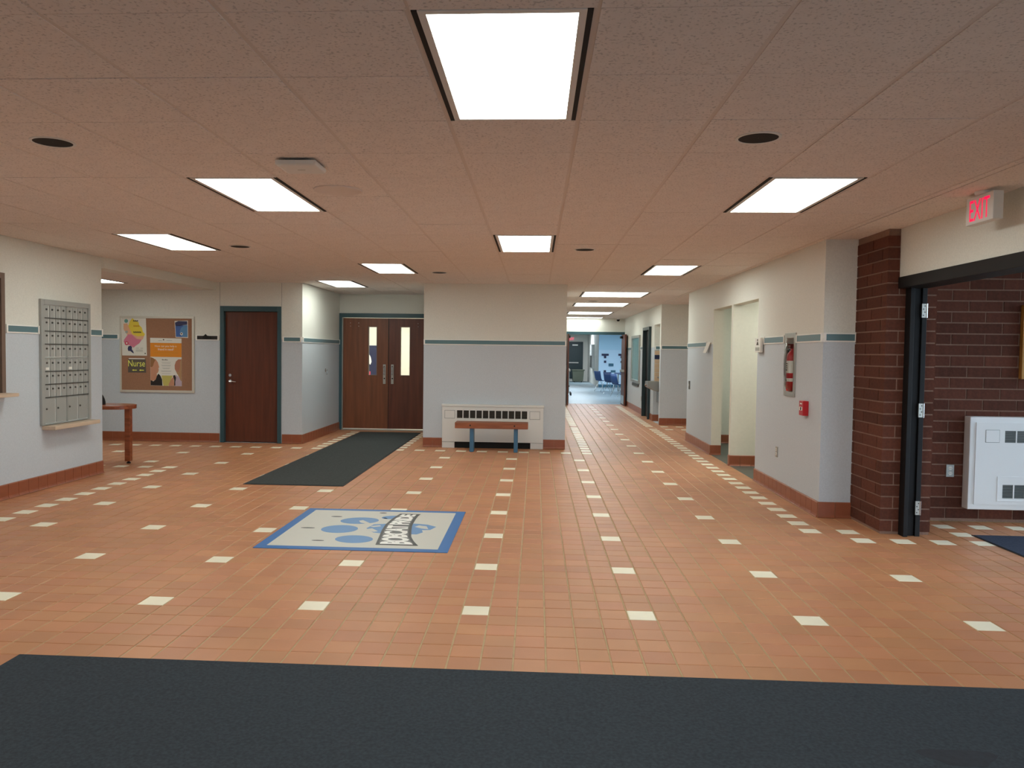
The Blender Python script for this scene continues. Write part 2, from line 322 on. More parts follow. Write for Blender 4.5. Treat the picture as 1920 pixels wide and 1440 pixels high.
struct('wall_cafeteria', mb, 'white_paint', 'cream walls of the far cafeteria')
CB = struct('wall_cafeteria_blue', B(2.87, 12.1, 37, 37.15, 0, 2.9), 'blue_wall_pale', 'pale blue cafeteria wall with dark accent blocks')
B(2.868, 12.1, 36.99, 37, 1.72, 2.9).build('upper_band', 'blue_wall', CB); B(2.868, 12.1, 36.985, 37, 0, .13).build('wall_base', 'block_teal', CB)
struct('ceiling_cafeteria', B(-4, 12.1, 24.62, 45.15, 2.66, 2.76), 'white_paint', 'white ceiling of the far cafeteria', 'ceiling')
struct('floor_cafeteria', B(-4, 12.1, 24.42, 45.1, -.02, .0005), 'vct_floor', 'glossy blue grey cafeteria floor', 'floor')
struct('ground_outside', MB().box(6.29, 40, -30, 30, -.3, -.05).box(-30, 6.29, -30, -2.76, -.3, -.05).box(3.28, 6.29, -2.76, 2.74, -.3, -.05), 'outdoor', 'paved ground outside the entrance', 'ground')
# ------------------------------------------------------------------ floor of quarry tiles
REG = [(-5.42, 3.07, -2.6, 12.76), (-9.6, -5.2, 9.3, 12.76), (-3.9, -1.7, 12.7, 15.3), (.4, 2.83, 12.7, 24.5), (2.68, 6.5, 14.3, 17.5), (3.0, 6.2, 2.85, 7.66), (2.68, 3.3, 17.5, 18.6)]
mb = MB()
for a, b, c, d in REG: mb.box(a, b, c, d, -.06, -.0035)
FL = struct('floor', mb, 'grout', 'terracotta quarry tile floor with cream accent tiles', 'floor')
ACC = set()
for i in range(-7, 3):
    for j in range(-4, 8):
        gx, gy = 6*i, 6*j
        if gx > 12 or gy > 43 or (gx < -24 and gy < 34): continue
        ACC.add((gx, gy))
ACC |= {(18, 0), (18, 6), (24, 0), (24, 6), (18, -6), (24, -6)}
ACC |= {(12, 6*j) for j in range(8, 20)}
ACC |= {(17, g) for g in range(15, 118, 2) if g != 75}
ACC |= {(7, g) for g in range(47, 118, 2) if g != 75}
ACC |= {(19, 15), (19, 13), (21, 13), (23, 13), (25, 13), (25, 15)} | {(g, 17) for g in range(25, 40, 2)}
ACC |= {(g, 73) for g in range(19, 36, 2)} | {(g, 77) for g in range(19, 36, 2)}
ACC |= {(-27, g) for g in range(-13, 34, 2)} | {(g, 33) for g in range(-45, -27, 2)}
ACC |= {(g, 47) for g in range(-49, -17, 2)} | {(g, 47) for g in range(-11, 8, 2)}
ACC |= {(-19, g) for g in range(49, 64, 2)} | {(-11, g) for g in range(49, 64, 2)}
MATS_AREAS = [(-2.51, 2.98, .3, 3.70), (-3.27, -2.15, 8.8, 14.78), (-2.14, -.66, 5.97, 7.5)]
def tile_mesh(mbx, cx, cy, hx, hy, z):
    c = .0035; t = .012
    mbx.loft([[(cx-hx, cy-hy, z-t), (cx+hx, cy-hy, z-t), (cx+hx, cy+hy, z-t), (cx-hx, cy+hy, z-t)],
              [(cx-hx, cy-hy, z-.0015), (cx+hx, cy-hy, z-.0015), (cx+hx, cy+hy, z-.0015), (cx-hx, cy+hy, z-.0015)],
              [(cx-hx+c, cy-hy+c, z), (cx+hx-c, cy-hy+c, z), (cx+hx-c, cy+hy-c, z), (cx-hx+c, cy+hy-c, z)]], cap=False)
    k = len(mbx.v); mbx.f.append((k-4, k-3, k-2, k-1)); mbx.mi.append(mbx.cur)
HT = T/2-.0042; HY = T/2-.0016
tm = mesh_of((lambda q: (tile_mesh(q, 0, 0, HT, HY, 0), q)[1])(MB()), 'floor_tile', 'terracotta')
am = mesh_of((lambda q: (tile_mesh(q, 0, 0, HT, HY, 0), q)[1])(MB()), 'accent_tile', 'accent_tile')
cells = set()
for a, b, c, d in REG:
    for i in range(math.ceil((a-X0)/T), int((b-X0)//T)+1):
        for j in range(math.ceil((c-Y0)/T), int((d-Y0)//T)+1): cells.add((i, j))
rest = MB(); cand = []; acand = []
for i, j in sorted(cells):
    x, y = X0+i*T, Y0+j*T; p = project(x, y, 0)
    vis = p and -40 < p[0] < 1960 and 0 < p[1] < 1470
    hid = any(a < x < b and c < y < d for a, b, c, d in MATS_AREAS)
    if (i, j) in ACC: acand.append((not vis or hid, y, i, j))
    elif vis and not hid: cand.append((y+abs(x)*.05, i, j))
    else: tile_mesh(rest, x, y, HT, HY, 0)
cand.sort(); acand.sort()
for n, (k, i, j) in enumerate(cand):
    if n < 300: inst('floor_tile', tm, (X0+i*T, Y0+j*T, random.uniform(-.0006, .0004)), FL)
    else: tile_mesh(rest, X0+i*T, Y0+j*T, HT, HY, random.uniform(-.0006, .0004))
rest.build('floor_tiles_remaining', 'terracotta', FL, kind='stuff')
ar = MB()
for n, (h, k, i, j) in enumerate(acand):
    if n < 290: inst('accent_tile', am, (X0+i*T, Y0+j*T, .0003), FL)
    else: tile_mesh(ar, X0+i*T, Y0+j*T, HT, HY, .0003)
if ar.v: ar.build('accent_tiles_remaining', 'accent_tile', FL, kind='stuff')
# ------------------------------------------------------------------ suspended ceiling
G = .61; CX0, CY0 = .17824, 3.19385
CREG = [(XL, XR, -2.6, 12.75), (XR, 3.07, -2.6, 7.65), (-3.79, -1.8, 12.75, 15.2), (.47, XR, 12.75, 24.6), (XR, 6.5, 14.35, 17.45), (3.27, 6.2, 2.9, 7.65)]
mb = MB()
for a, b, c, d in CREG: mb.box(a, b, c, d, HC+.13, HC+.2)
mb.box(-5.42, 6.6, -2.75, 24.8, ZT, ZT+.1)
CE = struct('ceiling', mb, 'plenum', 'suspended ceiling of speckled square acoustic tiles', 'ceiling')
# light fixtures: (column, row, columns, rows)
LIGHTS = [(-1, -1, 1, 2, 'large fluorescent panel nearest the viewer at the top of the view'),
          (-4, 3, 1, 2, 'fluorescent panel beside the square white ceiling device'),
          (2, 3, 1, 2, 'fluorescent panel between the exit sign and the right downlight'),
          (-7, 7, 1, 2, 'fluorescent panel nearest the mailbox wall on the left'),
          (-1, 7, 1, 2, 'square looking fluorescent panel straight ahead over the hall centre'),
          (-4, 11, 1, 2, 'fluorescent panel in front of the double door recess'),
          (2, 11, 1, 2, 'fluorescent panel near the restroom openings'),
          (-6, 15, 1, 2, 'fluorescent panel inside the double door recess'),
          (1, 18, 2, 2, 'wide corridor ceiling light, nearest of the four'),
          (1, 23, 2, 2, 'wide corridor ceiling light, second from the hall'),
          (1, 29, 2, 2, 'wide corridor ceiling light, third from the hall'),
          (1, 34, 2, 1, 'wide corridor ceiling light, farthest before the double doors'),
          (-7, -1, 1, 2, 'fluorescent panel near the left wall beside the viewer'),
          (5, -1, 0, 0, ''), (-4, -5, 1, 2, 'fluorescent panel behind the viewer on the left'), (2, -5, 1, 2, 'fluorescent panel behind the viewer on the right'),
          (6, 19, 2, 1, 'ceiling light in the side passage')]
LIGHTS = [l for l in LIGHTS if l[2]]
lit = {(i+a, j+b) for i, j, w_, h_, _ in LIGHTS for a in range(w_) for b in range(h_)}
full = mesh_of(B(-G/2+.011, G/2-.011, -G/2+.003, G/2-.003, 0, .018), 'ceiling_tile', 'ceiling_tile')
cr = MB(); cc = []
tees = {}
for a, b, c, d in CREG:
    for i in range(math.floor((a-CX0)/G), math.ceil((b-CX0)/G)):
        xa, xb = max(a, CX0+i*G), min(b, CX0+(i+1)*G)
        if xb-xa < .03: continue
        if a-.001 <= CX0+i*G <= b: tees.setdefault(i, []).append((c, d))
        for j in range(math.floor((c-CY0)/G), math.ceil((d-CY0)/G)):
            ya, yb = max(c, CY0+j*G), min(d, CY0+(j+1)*G)
            if yb-ya < .02 or (i, j) in lit: continue
            isfull = xb-xa > G-.001 and yb-ya > G-.001
            x, y = (xa+xb)/2, (ya+yb)/2; p = project(x, y, HC)
            vis = p and -150 < p[0] < 2070 and -60 < p[1] < 800
            cc.append((not vis, y, xa, xb, ya, yb, isfull))
cc.sort()
for n, (nv, y, xa, xb, ya, yb, isfull) in enumerate(cc):
    if n < 300 and not nv:
        if isfull: o = inst('ceiling_tile', full, ((xa+xb)/2, (ya+yb)/2, HC), CE)
        else:
            x, yy = (xa+xb)/2, (ya+yb)/2
            o = inst('ceiling_tile', mesh_of(B(xa-x+.011, xb-x-.001, ya-yy+.0017, yb-yy-.0017, 0, .014), 'ceiling_tile_cut', 'ceiling_tile'), (x, yy, HC), CE)
        if random.random() < .35:
            o.rotation_euler = (random.uniform(-.004, .004), random.uniform(-.003, .003), 0); o.location.z += .0012
    else: cr.box(xa+.011, xb-.001, ya+.0017, yb-.0017, HC, HC+.014)
cr.build('ceiling_tiles_remaining', 'ceiling_tile', CE, kind='stuff')
for i, spans in tees.items():
    x = CX0+i*G
    for c, d in spans:
        bars = [(c, d)]
        for (li, lj, lw, lh, _) in LIGHTS:      # bars stop at the wide corridor fixtures
            if li < i < li+lw:
                u0, u1 = CY0+lj*G, CY0+(lj+lh)*G; nb = []
                for s0, s1 in bars:
                    if u1 <= s0 or u0 >= s1: nb.append((s0, s1))
                    else: nb += [q for q in ((s0, u0), (u1, s1)) if q[1]-q[0] > .01]
                bars = nb
        for s0, s1 in bars: B(x-.0115, x+.0115, s0, s1, HC+.004, HC+.03).build('tee_bar', 'tee_bar', CE)
def ceiling_light(x0, x1, y0, y1, z, label, em='diffuser', wide=False):
    t = thing('ceiling_light', label, 'ceiling light', ((x0+x1)/2, (y0+y1)/2, z), 'fluorescent ceiling panels')
    g = .012; s = .02; fr = .026
    xa, xb, ya, yb = x0+g, x1-g, y0+.004, y1-.004
    f = MB(); f.box(xa+s, xa+s+fr, ya, yb, z-.002, z+.06); f.box(xb-s-fr, xb-s, ya, yb, z-.002, z+.06)
    f.box(xa+s+fr, xb-s-fr, ya, ya+fr, z-.002, z+.06); f.box(xa+s+fr, xb-s-fr, yb-fr, yb, z-.002, z+.06)
    f.build('frame', 'white_enamel', t)
    B(xa, xa+s, ya, yb, z-.001, z+.05).build('air_slot', 'black_matte', t); B(xb-s, xb, ya, yb, z-.001, z+.05).build('air_slot', 'black_matte', t)
    B(xa, xb, ya, yb, z+.06, z+.1).build('housing', 'white_enamel', t)
    B(xa+s+fr, xb-s-fr, ya+fr, yb-fr, z+.004, z+.012).build('diffuser', em, t)
    return t
for i, j, w_, h_, lab in LIGHTS: ceiling_light(CX0+i*G, CX0+(i+w_)*G, CY0+j*G, CY0+(j+h_)*G, HC, lab, 'diffuser_wide' if w_ > 1 else 'diffuser')
# alcove ceiling
mb = MB(); AC = struct('ceiling_alcove', B(-9.5, -5.42, 9.4, 12.75, 2.6, 2.7), 'plenum', 'lower tiled ceiling of the alcove', 'ceiling')
for i in range(7):
    for j in range(6):
        xa, xb, ya, yb = -5.42-(i+1)*G, -5.42-i*G, 12.75-(j+1)*G, 12.75-j*G
        if (i, j) in ((1, 2), (1, 3)): continue
        xa, ya = max(xa, -9.5), max(ya, 9.4)
        if xb-xa < .05 or yb-ya < .05: continue
        B(xa+.006, xb-.006, ya+.0017, yb-.0017, 2.48, 2.494).build('ceiling_tile', 'ceiling_tile', AC)
for i in range(1, 7): B(-5.42-i*G-.0115, -5.42-i*G+.0115, 9.4, 12.75, 2.482, 2.5).build('tee_bar', 'tee_bar', AC)
ceiling_light(-5.42-2*G, -5.42-G, 12.75-4*G, 12.75-2*G, 2.48, 'fluorescent panel in the alcove, half hidden behind the mailbox wall')
for k, (x, y, lab) in enumerate([(3.6, 10.3, 'light panel inside the nearer restroom opening'), (3.6, 12.4, 'light panel inside the farther restroom opening')]):
    t = thing('restroom_light', lab, 'ceiling light', (x, y, 2.46))
    B(x-.4, x+.4, y-.3, y+.3, 2.46, 2.499).build('body', 'white_enamel', t); B(x-.38, x+.38, y-.28, y+.28, 2.452, 2.46).build('diffuser', 'diffuser', t)
for x in (-4.2, -2.2): 
    t = thing('gym_light', 'ceiling light in the room behind the %s door leaf' % ('left' if x < -3 else 'right'), 'ceiling light', (x, 17.3, 2.64))
    B(x-.8, x+.8, 16.5, 18.1, 2.64, 2.679).build('body', 'white_enamel', t); B(x-.78, x+.78, 16.52, 18.08, 2.632, 2.64).build('diffuser', 'diffuser_gym', t)
for n, (x, y) in enumerate([(1.9, 41.5), (1.9, 34), (1.9, 28), (6, 34), (6, 28), (-1.5, 32)]):
    t = thing('cafeteria_light', ['cafeteria ceiling light nearest the far exit door', 'cafeteria ceiling light in the middle of the aisle', 'cafeteria ceiling light just past the double doors', 'cafeteria ceiling light above the blue wall tables', 'cafeteria ceiling light right of the double doors', 'cafeteria ceiling light on the left side'][n], 'ceiling light', (x, y, 2.62))
    B(x-.6, x+.6, y-.6, y+.6, 2.62, 2.659).build('body', 'white_enamel', t); B(x-.58, x+.58, y-.58, y+.58, 2.612, 2.62).build('diffuser', 'diffuser_cool', t)
# downlights, speaker, access point, exit sign, camera dome
for x, y, lab in [(-2.588, 4.158, 'black recessed downlight at the upper left of the ceiling'), (1.094, 4.113, 'black recessed downlight right of the largest ceiling panel'), (-3.15, 8.335, 'small black downlight between the left ceiling panels'), (.489, 8.45, 'black downlight just right of the central ceiling panel'), (-1.347, 10.95, 'small black downlight before the projecting centre wall'), (1.144, 16.6, 'downlight between the first two corridor lights')]:
    t = thing('recessed_downlight', lab, 'downlight', (x, y, HC), 'recessed black downlights')
    MB().lathe([(.112, 0), (.112, -.004), (.098, -.005), (.096, .0)], (x, y, HC), n=32, cap=False).build('trim_ring', 'white_enamel', t, True)
    MB().lathe([(.097, -.0035), (.07, -.0033), (.001, -.0031)], (x, y, HC), n=32, cap=False).build('baffle', 'black_matte', t, True)
t = thing('ceiling_speaker', 'round flush speaker grille in the ceiling beside the left panel', 'speaker', (-1.365, 5.41, HC))
MB().lathe([(.165, 0), (.162, -.006), (.15, -.008), (.146, -.006), (.001, -.006)], (-1.365, 5.41, HC), n=40, cap=False).build('grille', 'tee_bar', t, True)
t = thing('access_point', 'square white wireless unit hanging below the ceiling', 'wireless unit', (-1.38, 4.62, HC))
B(-1.455, -1.305, 4.55, 4.71, HC-.012, HC).build('mount_plate', 'black_matte', t)
MB().loft([[(-1.5, 4.50, HC-.012), (-1.265, 4.50, HC-.012), (-1.265, 4.735, HC-.012), (-1.5, 4.735, HC-.012)], [(-1.5, 4.50, HC-.036), (-1.265, 4.50, HC-.036), (-1.265, 4.735, HC-.036), (-1.5, 4.735, HC-.036)], [(-1.488, 4.512, HC-.044), (-1.277, 4.512, HC-.044), (-1.277, 4.723, HC-.044), (-1.488, 4.723, HC-.044)]]).build('cover', 'white_plastic', t, bevel=.006)
MB().prism([(-1.49, 4.53), (-1.45, 4.56), (-1.465, 4.585)], 'z', HC-.0455, HC-.0438).build('corner_mark', 'p_white', t)
B(-1.402, -1.358, 4.615, 4.625, HC-.0445, HC-.0438).build('maker_mark', 'p_grey', t)
t = thing('exit_sign', 'white box sign with glowing red EXIT letters over the vestibule', 'exit sign', (2.92, 5.44, HC-.2))
B(2.88, 2.945, 5.28, 5.6, 2.408, 2.588).build('housing', 'white_plastic', t, bevel=.004)
MB().lathe([(.06, 0), (.055, -.02)], (2.912, 5.44, HC), n=24).build('canopy', 'white_plastic', t, True)
text_fit('EXIT', .235, .135, lambda u, v: (2.8785, 5.437-u, 2.497+v)).build('lettering', 'exit_red', t)
WBK = bpy.data.objects['wall_back']
for x in (-5.15, -4.128): B(x-.002, x+.002, YB-.0015, YB, 2.226, 2.608).build('panel_seam', 'grille_grey', WBK)
# ------------------------------------------------------------------ chair rail and tile bases
NT = [0]
def rail(axis, pos, a, b, sgn, label, insert='teal', z=1.7, caps=True):
    """axis 'x': on a wall of constant x; the rail runs a..b along y. sgn = direction the wall faces"""
    NT[0] += 1
    bx = (lambda d0, d1, p, q, z0, z1: B(min(pos+sgn*d0, pos+sgn*d1), max(pos+sgn*d0, pos+sgn*d1), p, q, z0, z1)) if axis == 'x' else (lambda d0, d1, p, q, z0, z1: B(p, q, min(pos+sgn*d0, pos+sgn*d1), max(pos+sgn*d0, pos+sgn*d1), z0, z1))
    o = bx(0, .01, a, b, z-.042, z+.042).build('trim_%d' % NT[0], 'rail_white'); tag(o, label, 'chair rail', kind='structure')
    bx(.009, .0125, a+.02, b-.02, z-.029, z+.031).build('insert', insert, o)
    if caps:
        bx(.009, .016, a, a+.022, z-.044, z+.044).build('end_cap', 'rail_white', o); bx(.009, .016, b-.022, b, z-.044, z+.044).build('end_cap', 'rail_white', o)
    return o
rail('x', XL, -2.5, 5.95, 1, 'teal chair rail on the left wall before the window')
rail('x', XL, 7.64, 8.165, 1, 'teal chair rail between the office window and mailboxes')
rail('x', XL, 9.12, 9.4, 1, 'short teal chair rail right of the mailboxes')
rail('y', YB, -9.4, -6.84, -1, 'teal chair rail left of the cork board', z=1.707)
rail('y', YB, -5.55, -5.165, -1, 'dark stained chair rail between cork board and door', insert='p_black', z=1.707)
rail('y', YB, -4.11, -3.8, -1, 'short teal chair rail right of the single door', z=1.695)
rail('x', -3.79, YB+.01, 15.18, 1, 'teal chair rail on the recess side wall', z=1.69)
rail('y', 12.68, -1.8, .47, -1, 'teal chair rail across the centre wall', z=1.68)
rail('x', XR, 7.66, 8.40, -1, 'teal chair rail right of the extinguisher cabinet')
rail('x', XR, 8.80, 9.57, -1, 'teal chair rail left of the extinguisher cabinet')
rail('x', XR, 12.74, 14.33, -1, 'teal chair rail past the restroom openings', z=1.69)
rail('y', 7.65, XR, 2.985, -1, 'dark teal chair rail beside the brick pillar')
rail('y', 17.45, XR, 6.4, -1, 'green chair rail on the side passage wall', z=1.68)
rail('x', XR, 20.02, 20.8, -1, 'green chair rail near the dark corridor doorway', z=1.68)
rail('x', XR, 22.55, 24.5, -1, 'green chair rail beside the corridor end doors', z=1.68)
rail('y', 18.45, 2.7, 3.19, -1, 'short green chair rail inside the fountain niche', z=1.68)
mb = MB(); mb.prism([(-5.44, 1.735), (-5.41, 1.742), (-5.385, 1.768), (-5.36, 1.742), (-5.30, 1.736), (-5.28, 1.69), (-5.42, 1.68)], 'y', YB-.018, YB-.012)
mb.build('torn_residue', 'black_matte', bpy.data.objects['trim_5'])
bt = {}
def baseboard(name, axis, pos, a, b, sgn, label, h=.15):
    L = b-a; n = max(1, round(L/.162)); w_ = L/n; th = .013
    bx = (lambda d0, d1, p, q, z0, z1: B(min(pos+sgn*d0, pos+sgn*d1), max(pos+sgn*d0, pos+sgn*d1), p, q, z0, z1)) if axis == 'x' else (lambda d0, d1, p, q, z0, z1: B(p, q, min(pos+sgn*d0, pos+sgn*d1), max(pos+sgn*d0, pos+sgn*d1), z0, z1))
    o = bx(0, .009, a, b, 0, h-.002).build('baseboard_'+name, 'base_grout'); tag(o, label, 'baseboard', kind='structure')
    key = (axis, sgn, round(w_, 4), h)
    if key not in bt:
        e = w_/2-.0025; c = .004
        q = MB()
        # cove tile: rounded top edge and flared foot
        prof = [(0, .004), (th+.012, .004), (th+.006, .012), (th, .03), (th, h-.008), (th-.006, h), (0, h)]
        if axis == 'x': q.loft([[(sgn*d, -e, z) for d, z in prof], [(sgn*d, e, z) for d, z in prof]])
        else: q.loft([[(-e, sgn*d, z) for d, z in prof], [(e, sgn*d, z) for d, z in prof]])
        bt[key] = mesh_of(q, 'baseboard_tile', 'base_tile')
    for k in range(n):
        u = a+(k+.5)*w_
        inst('baseboard_tile', bt[key], (pos, u, 0) if axis == 'x' else (u, pos, 0), o)
baseboard('left', 'x', XL, 3.0, 9.4, 1, 'terracotta tile base along the mailbox wall')
baseboard('back', 'y', YB, -9.4, -5.16, -1, 'terracotta tile base under the cork board')
baseboard('back_short', 'y', YB, -4.12, -3.79, -1, 'short terracotta tile base right of the single door')
baseboard('recess', 'x', -3.79, YB, 15.18, 1, 'terracotta tile base along the recess wall')
baseboard('center_left', 'y', 12.68, -1.8, -1.485, -1, 'short terracotta tile base left of the long heater')
baseboard('center_right', 'y', 12.68, .125, .47, -1, 'short terracotta tile base right of the long heater')
baseboard('right', 'x', XR, 7.65, 9.87, -1, 'terracotta tile base under the fire extinguisher')
baseboard('right_far', 'x', XR, 12.33, 14.35, -1, 'terracotta tile base beyond the restroom openings')
baseboard('right_end', 'y', 7.65, XR-.01, 2.985, -1, 'terracotta tile base beside the brick pillar')
baseboard('restroom_divider', 'y', 11.12, XR-.01, 3.4, -1, 'tile base on the wall inside the nearer restroom opening')
baseboard('restroom_fin', 'x', XR, 11.12, 11.2, -1, 'single base tile between the restroom openings')
baseboard('restroom_jamb', 'y', 12.33, XR-.01, XR+.15, -1, 'dark base tiles on the farther restroom jamb')
baseboard('restroom_inner', 'y', 14.0, XR+.15, 3.8, -1, 'base tiles deep inside the farther restroom opening')
baseboard('side', 'y', 17.45, XR-.01, 6.4, -1, 'terracotta tile base across the side passage')
baseboard('corridor_right', 'x', XR, 20.02, 24.5, -1, 'terracotta tile base along the far corridor wall')
baseboard('niche', 'y', 18.45, XR-.01, 3.2, -1, 'terracotta tile base in the fountain niche')
baseboard('corridor_pier', 'x', XR, 18.45, 18.88, -1, 'terracotta tile base between niche and dark doorway')
# ------------------------------------------------------------------ brick pillar and brick vestibule wall
CH, CZ = .1016, .02
PIL = struct('wall_pillar', B(2.976, 3.384, 7.006, 7.8, -.06, HC+.02), 'mortar', 'dark red brick pillar beside the vestibule door frame', 'pillar')
brk = {}
def brick(par, x0, x1, y0, y1, z):
    d = (round(x1-x0, 3), round(y1-y0, 3)); h = CH-.012
    if d not in brk: brk[d] = mesh_of(B(-d[0]/2, d[0]/2, -d[1]/2, d[1]/2, 0, h), 'brick', 'brick')
    o = inst('brick', brk[d], ((x0+x1)/2+random.uniform(-.0008, .0008), (y0+y1)/2+random.uniform(-.0008, .0008), z), par)
J = .006
for c in range(25):
    z = CZ+c*CH+.005
    xs = [2.97, 3.075, 3.285, 3.39] if c % 2 == 0 else [2.97, 3.18, 3.39]
    ys = [7.0, 7.3, 7.605, 7.66] if c % 2 == 0 else [7.0, 7.105, 7.41, 7.66]
    for k in range(len(xs)-1):          # front face bricks; the first turns the corner
        d = (.3 if c % 2 == 0 else .1) if k == 0 else .095
        brick(PIL, xs[k]+(0 if k == 0 else J), xs[k+1]-(0 if k == len(xs)-2 else J), 7.0, 7.0+d-J, z)
    for k in range(1, len(ys)-1): brick(PIL, 2.97, 3.06, ys[k]+J, ys[k+1]-J, z)
BW = struct('wall_brick', B(3.384, 6.28, 7.656, 7.8, -.06, ZT), 'mortar', 'dark red brick wall inside the vestibule', 'wall')
for c in range(25):
    z = CZ+c*CH+.005; off = 3.993 if c % 2 else 3.8405
    k0 = math.floor((3.39-off)/.305)
    for k in range(k0, 9):
        a, b = max(3.392, off+k*.305+J), min(6.2, off+(k+1)*.305-J)
        if b-a > .03: brick(BW, a, b, 7.65, 7.74, z)
# vestibule door frame (black) with hinges, glazing to the outside
DF = thing('door_1', 'black metal door frame with silver hinges at the vestibule', 'door frame', (3.2, 6.98, 0), kind='structure')
mb = MB(); mb.box(3.125, 3.16, 6.9, 6.998, 0, 2.2); mb.box(3.16, 3.235, 6.955, 6.998, 0, 2.2); mb.box(3.235, 3.275, 6.93, 6.998, 0, 2.2); mb.build('jamb', 'black', DF, bevel=.003)
mb = MB(); mb.box(3.06, 3.28, 3.0, 6.998, 2.105, 2.2); mb.build('head', 'black', DF, bevel=.003)
mb = MB(); mb.box(3.06, 3.28, 2.9, 2.98, 0, 2.2); mb.build('jamb', 'black', DF, bevel=.003)
for zc in (1.915, 1.075, .245):
    h = B(3.228, 3.262, 6.918, 6.932, zc-.058, zc+.058).build('hinge', 'aluminium', DF)
    MB().lathe([(.007, -.06), (.007, .06)], (3.268, 6.918, zc), n=10).build('knuckle', 'chrome', h, True)
    m_ = MB()
    for q in range(4): m_.box(3.236+(q % 2)*.012, 3.243+(q % 2)*.012, 6.916, 6.9185, zc-.043+q*.026, zc-.034+q*.026)
    m_.build('hinge_screw', 'black', h)
GW = thing('window_1', 'glazed entrance wall at the outer side of the vestibule', 'window', (6.2, 5.2, 0), kind='structure')
mb = MB()
for y in (2.9, 3.8, 4.7, 5.6, 6.5, 7.56): mb.box(6.2, 6.28, y, y+.09, 0, 2.62)
mb.box(6.2, 6.28, 2.9, 7.65, 2.5, 2.74); mb.box(6.2, 6.28, 2.9, 7.65, 0, .1); mb.build('mullion', 'black', GW)
for y0, y1 in ((2.99, 3.8), (3.89, 4.7), (4.79, 5.6), (5.69, 6.5), (6.59, 7.56)): B(6.235, 6.243, y0, y1, .1, 2.5).build('pane', 'glass', GW)
EW = thing('window_3', 'glazed entrance doors behind the viewer', 'window', (.8, -2.68, 0), kind='structure')
mb = MB()
for x in (.2, 1.4, 2.53): mb.box(x, x+.07, -2.74, -2.62, 0, 2.45)
mb.box(.2, 2.6, -2.74, -2.62, 2.38, 2.45); mb.box(.2, 2.6, -2.74, -2.62, 0, .08); mb.build('mullion', 'black', EW)
for x in (.2, 1.4): B(x+.07, x+1.2, -2.685, -2.677, .08, 2.38).build('pane', 'glass', EW)
NW = thing('window_4', 'glazed outer doors on the near side of the vestibule', 'window', (4.75, 2.82, 0), kind='structure')
mb = MB()
for x in (3.5, 4.7, 5.92): mb.box(x, x+.08, 2.78, 2.87, 0, 2.4)
mb.box(3.58, 5.92, 2.78, 2.87, 2.32, 2.4); mb.box(3.58, 5.92, 2.78, 2.87, 0, .09); mb.build('mullion', 'black', NW)
for x0_, x1_ in ((3.58, 4.7), (4.78, 5.92)): B(x0_, x1_, 2.82, 2.828, .09, 2.32).build('pane', 'glass', NW)
# ------------------------------------------------------------------ mats
def floor_mat(name, x0, x1, y0, y1, m, label, edge=.03, t=.009):
    o = thing(name, label, 'floor mat', ((x0+x1)/2, (y0+y1)/2, 0))
    B(x0, x1, y0, y1, .0006, .005).build('rubber_edge', 'mat_rubber', o)
    B(x0+edge, x1-edge, y0+edge, y1-edge, .004, t).build('pile', m, o, bevel=.003)
    return o
FM = floor_mat('entrance_mat', -2.52, 2.95, .2, 3.735, 'mat_charcoal', 'wide dark charcoal entrance mat filling the foreground', .008, .011)
MB().prism([(1.62+.13*math.cos(a)*(1+.3*math.sin(3*a)), 3.05+.08*math.sin(a)*(1+.25*math.cos(2*a))) for a in [k*math.pi/10 for k in range(20)]], 'z', .0108, .0113).build('stain', 'mat_stain', FM)
floor_mat('runner_mat', -3.285, -2.14, 8.78, 14.8, 'mat_runner', 'long dark grey runner mat leading to the double doors', .02)
floor_mat('vestibule_mat', 3.75, 5.9, 3.3, 7.02, 'mat_navy', 'dark navy mat in the brick vestibule', .012)
LG = thing('logo_mat', 'grey and blue mat with paw print and BOBCAT PRIDE banner', 'logo mat', (-1.4, 6.73, 0))
B(-2.15, -.65, 5.95, 7.51, .0006, .004).build('border', 'logo_blue', LG)
B(-2.07, -.735, 6.035, 7.43, .004, .0048).build('field', 'logo_grey', LG)
def ell(cx, cy, rx, ry, rot=0, n=28, f=lambda a: 1):
    out = []
    for k in range(n):
        a = 2*math.pi*k/n; u, v = rx*math.cos(a)*f(a), ry*math.sin(a)*f(a)
        out.append((cx+u*math.cos(rot)-v*math.sin(rot), cy+u*math.sin(rot)+v*math.cos(rot)))
    return out
Z1, Z2 = .0048, .0054
for (x, y, rx, ry, r) in [(-1.65, 6.65, .155, .15, .1), (-1.445, 6.30, .155, .13, -.2), (-1.555, 7.0, .17, .135, .2), (-1.30, 7.17, .09, .07, .5)]:
    MB().prism(ell(x, y, rx, ry, r), 'z', Z1, Z2).build('paw_toe', 'logo_paw', LG)
MB().prism([(-1.43, 6.70), (-1.40, 6.86), (-1.28, 6.90), (-1.05, 6.93), (-.93, 6.90), (-.845, 6.82), (-.88, 6.70), (-.95, 6.68), (-.93, 6.60), (-.97, 6.52), (-1.04, 6.52), (-1.2, 6.5), (-1.34, 6.55)], 'z', Z1, Z2).build('paw_pad', 'logo_paw', LG)
for poly in ([(-1.00, 6.86), (-.93, 6.83), (-.90, 6.72), (-.96, 6.74), (-1.03, 6.80)], [(-1.43, 6.66), (-1.38, 6.70), (-1.31, 6.60), (-1.34, 6.57), (-1.38, 6.60)], [(-1.56, 6.99), (-1.53, 7.02), (-1.44, 6.90), (-1.47, 6.87), (-1.53, 6.92)], [(-1.42, 6.78), (-1.34, 6.83), (-1.32, 6.79), (-1.38, 6.75)]):
    MB().prism(poly, 'z', Z2, Z2+.0004).build('scratch_mark', 'logo_grey', LG)
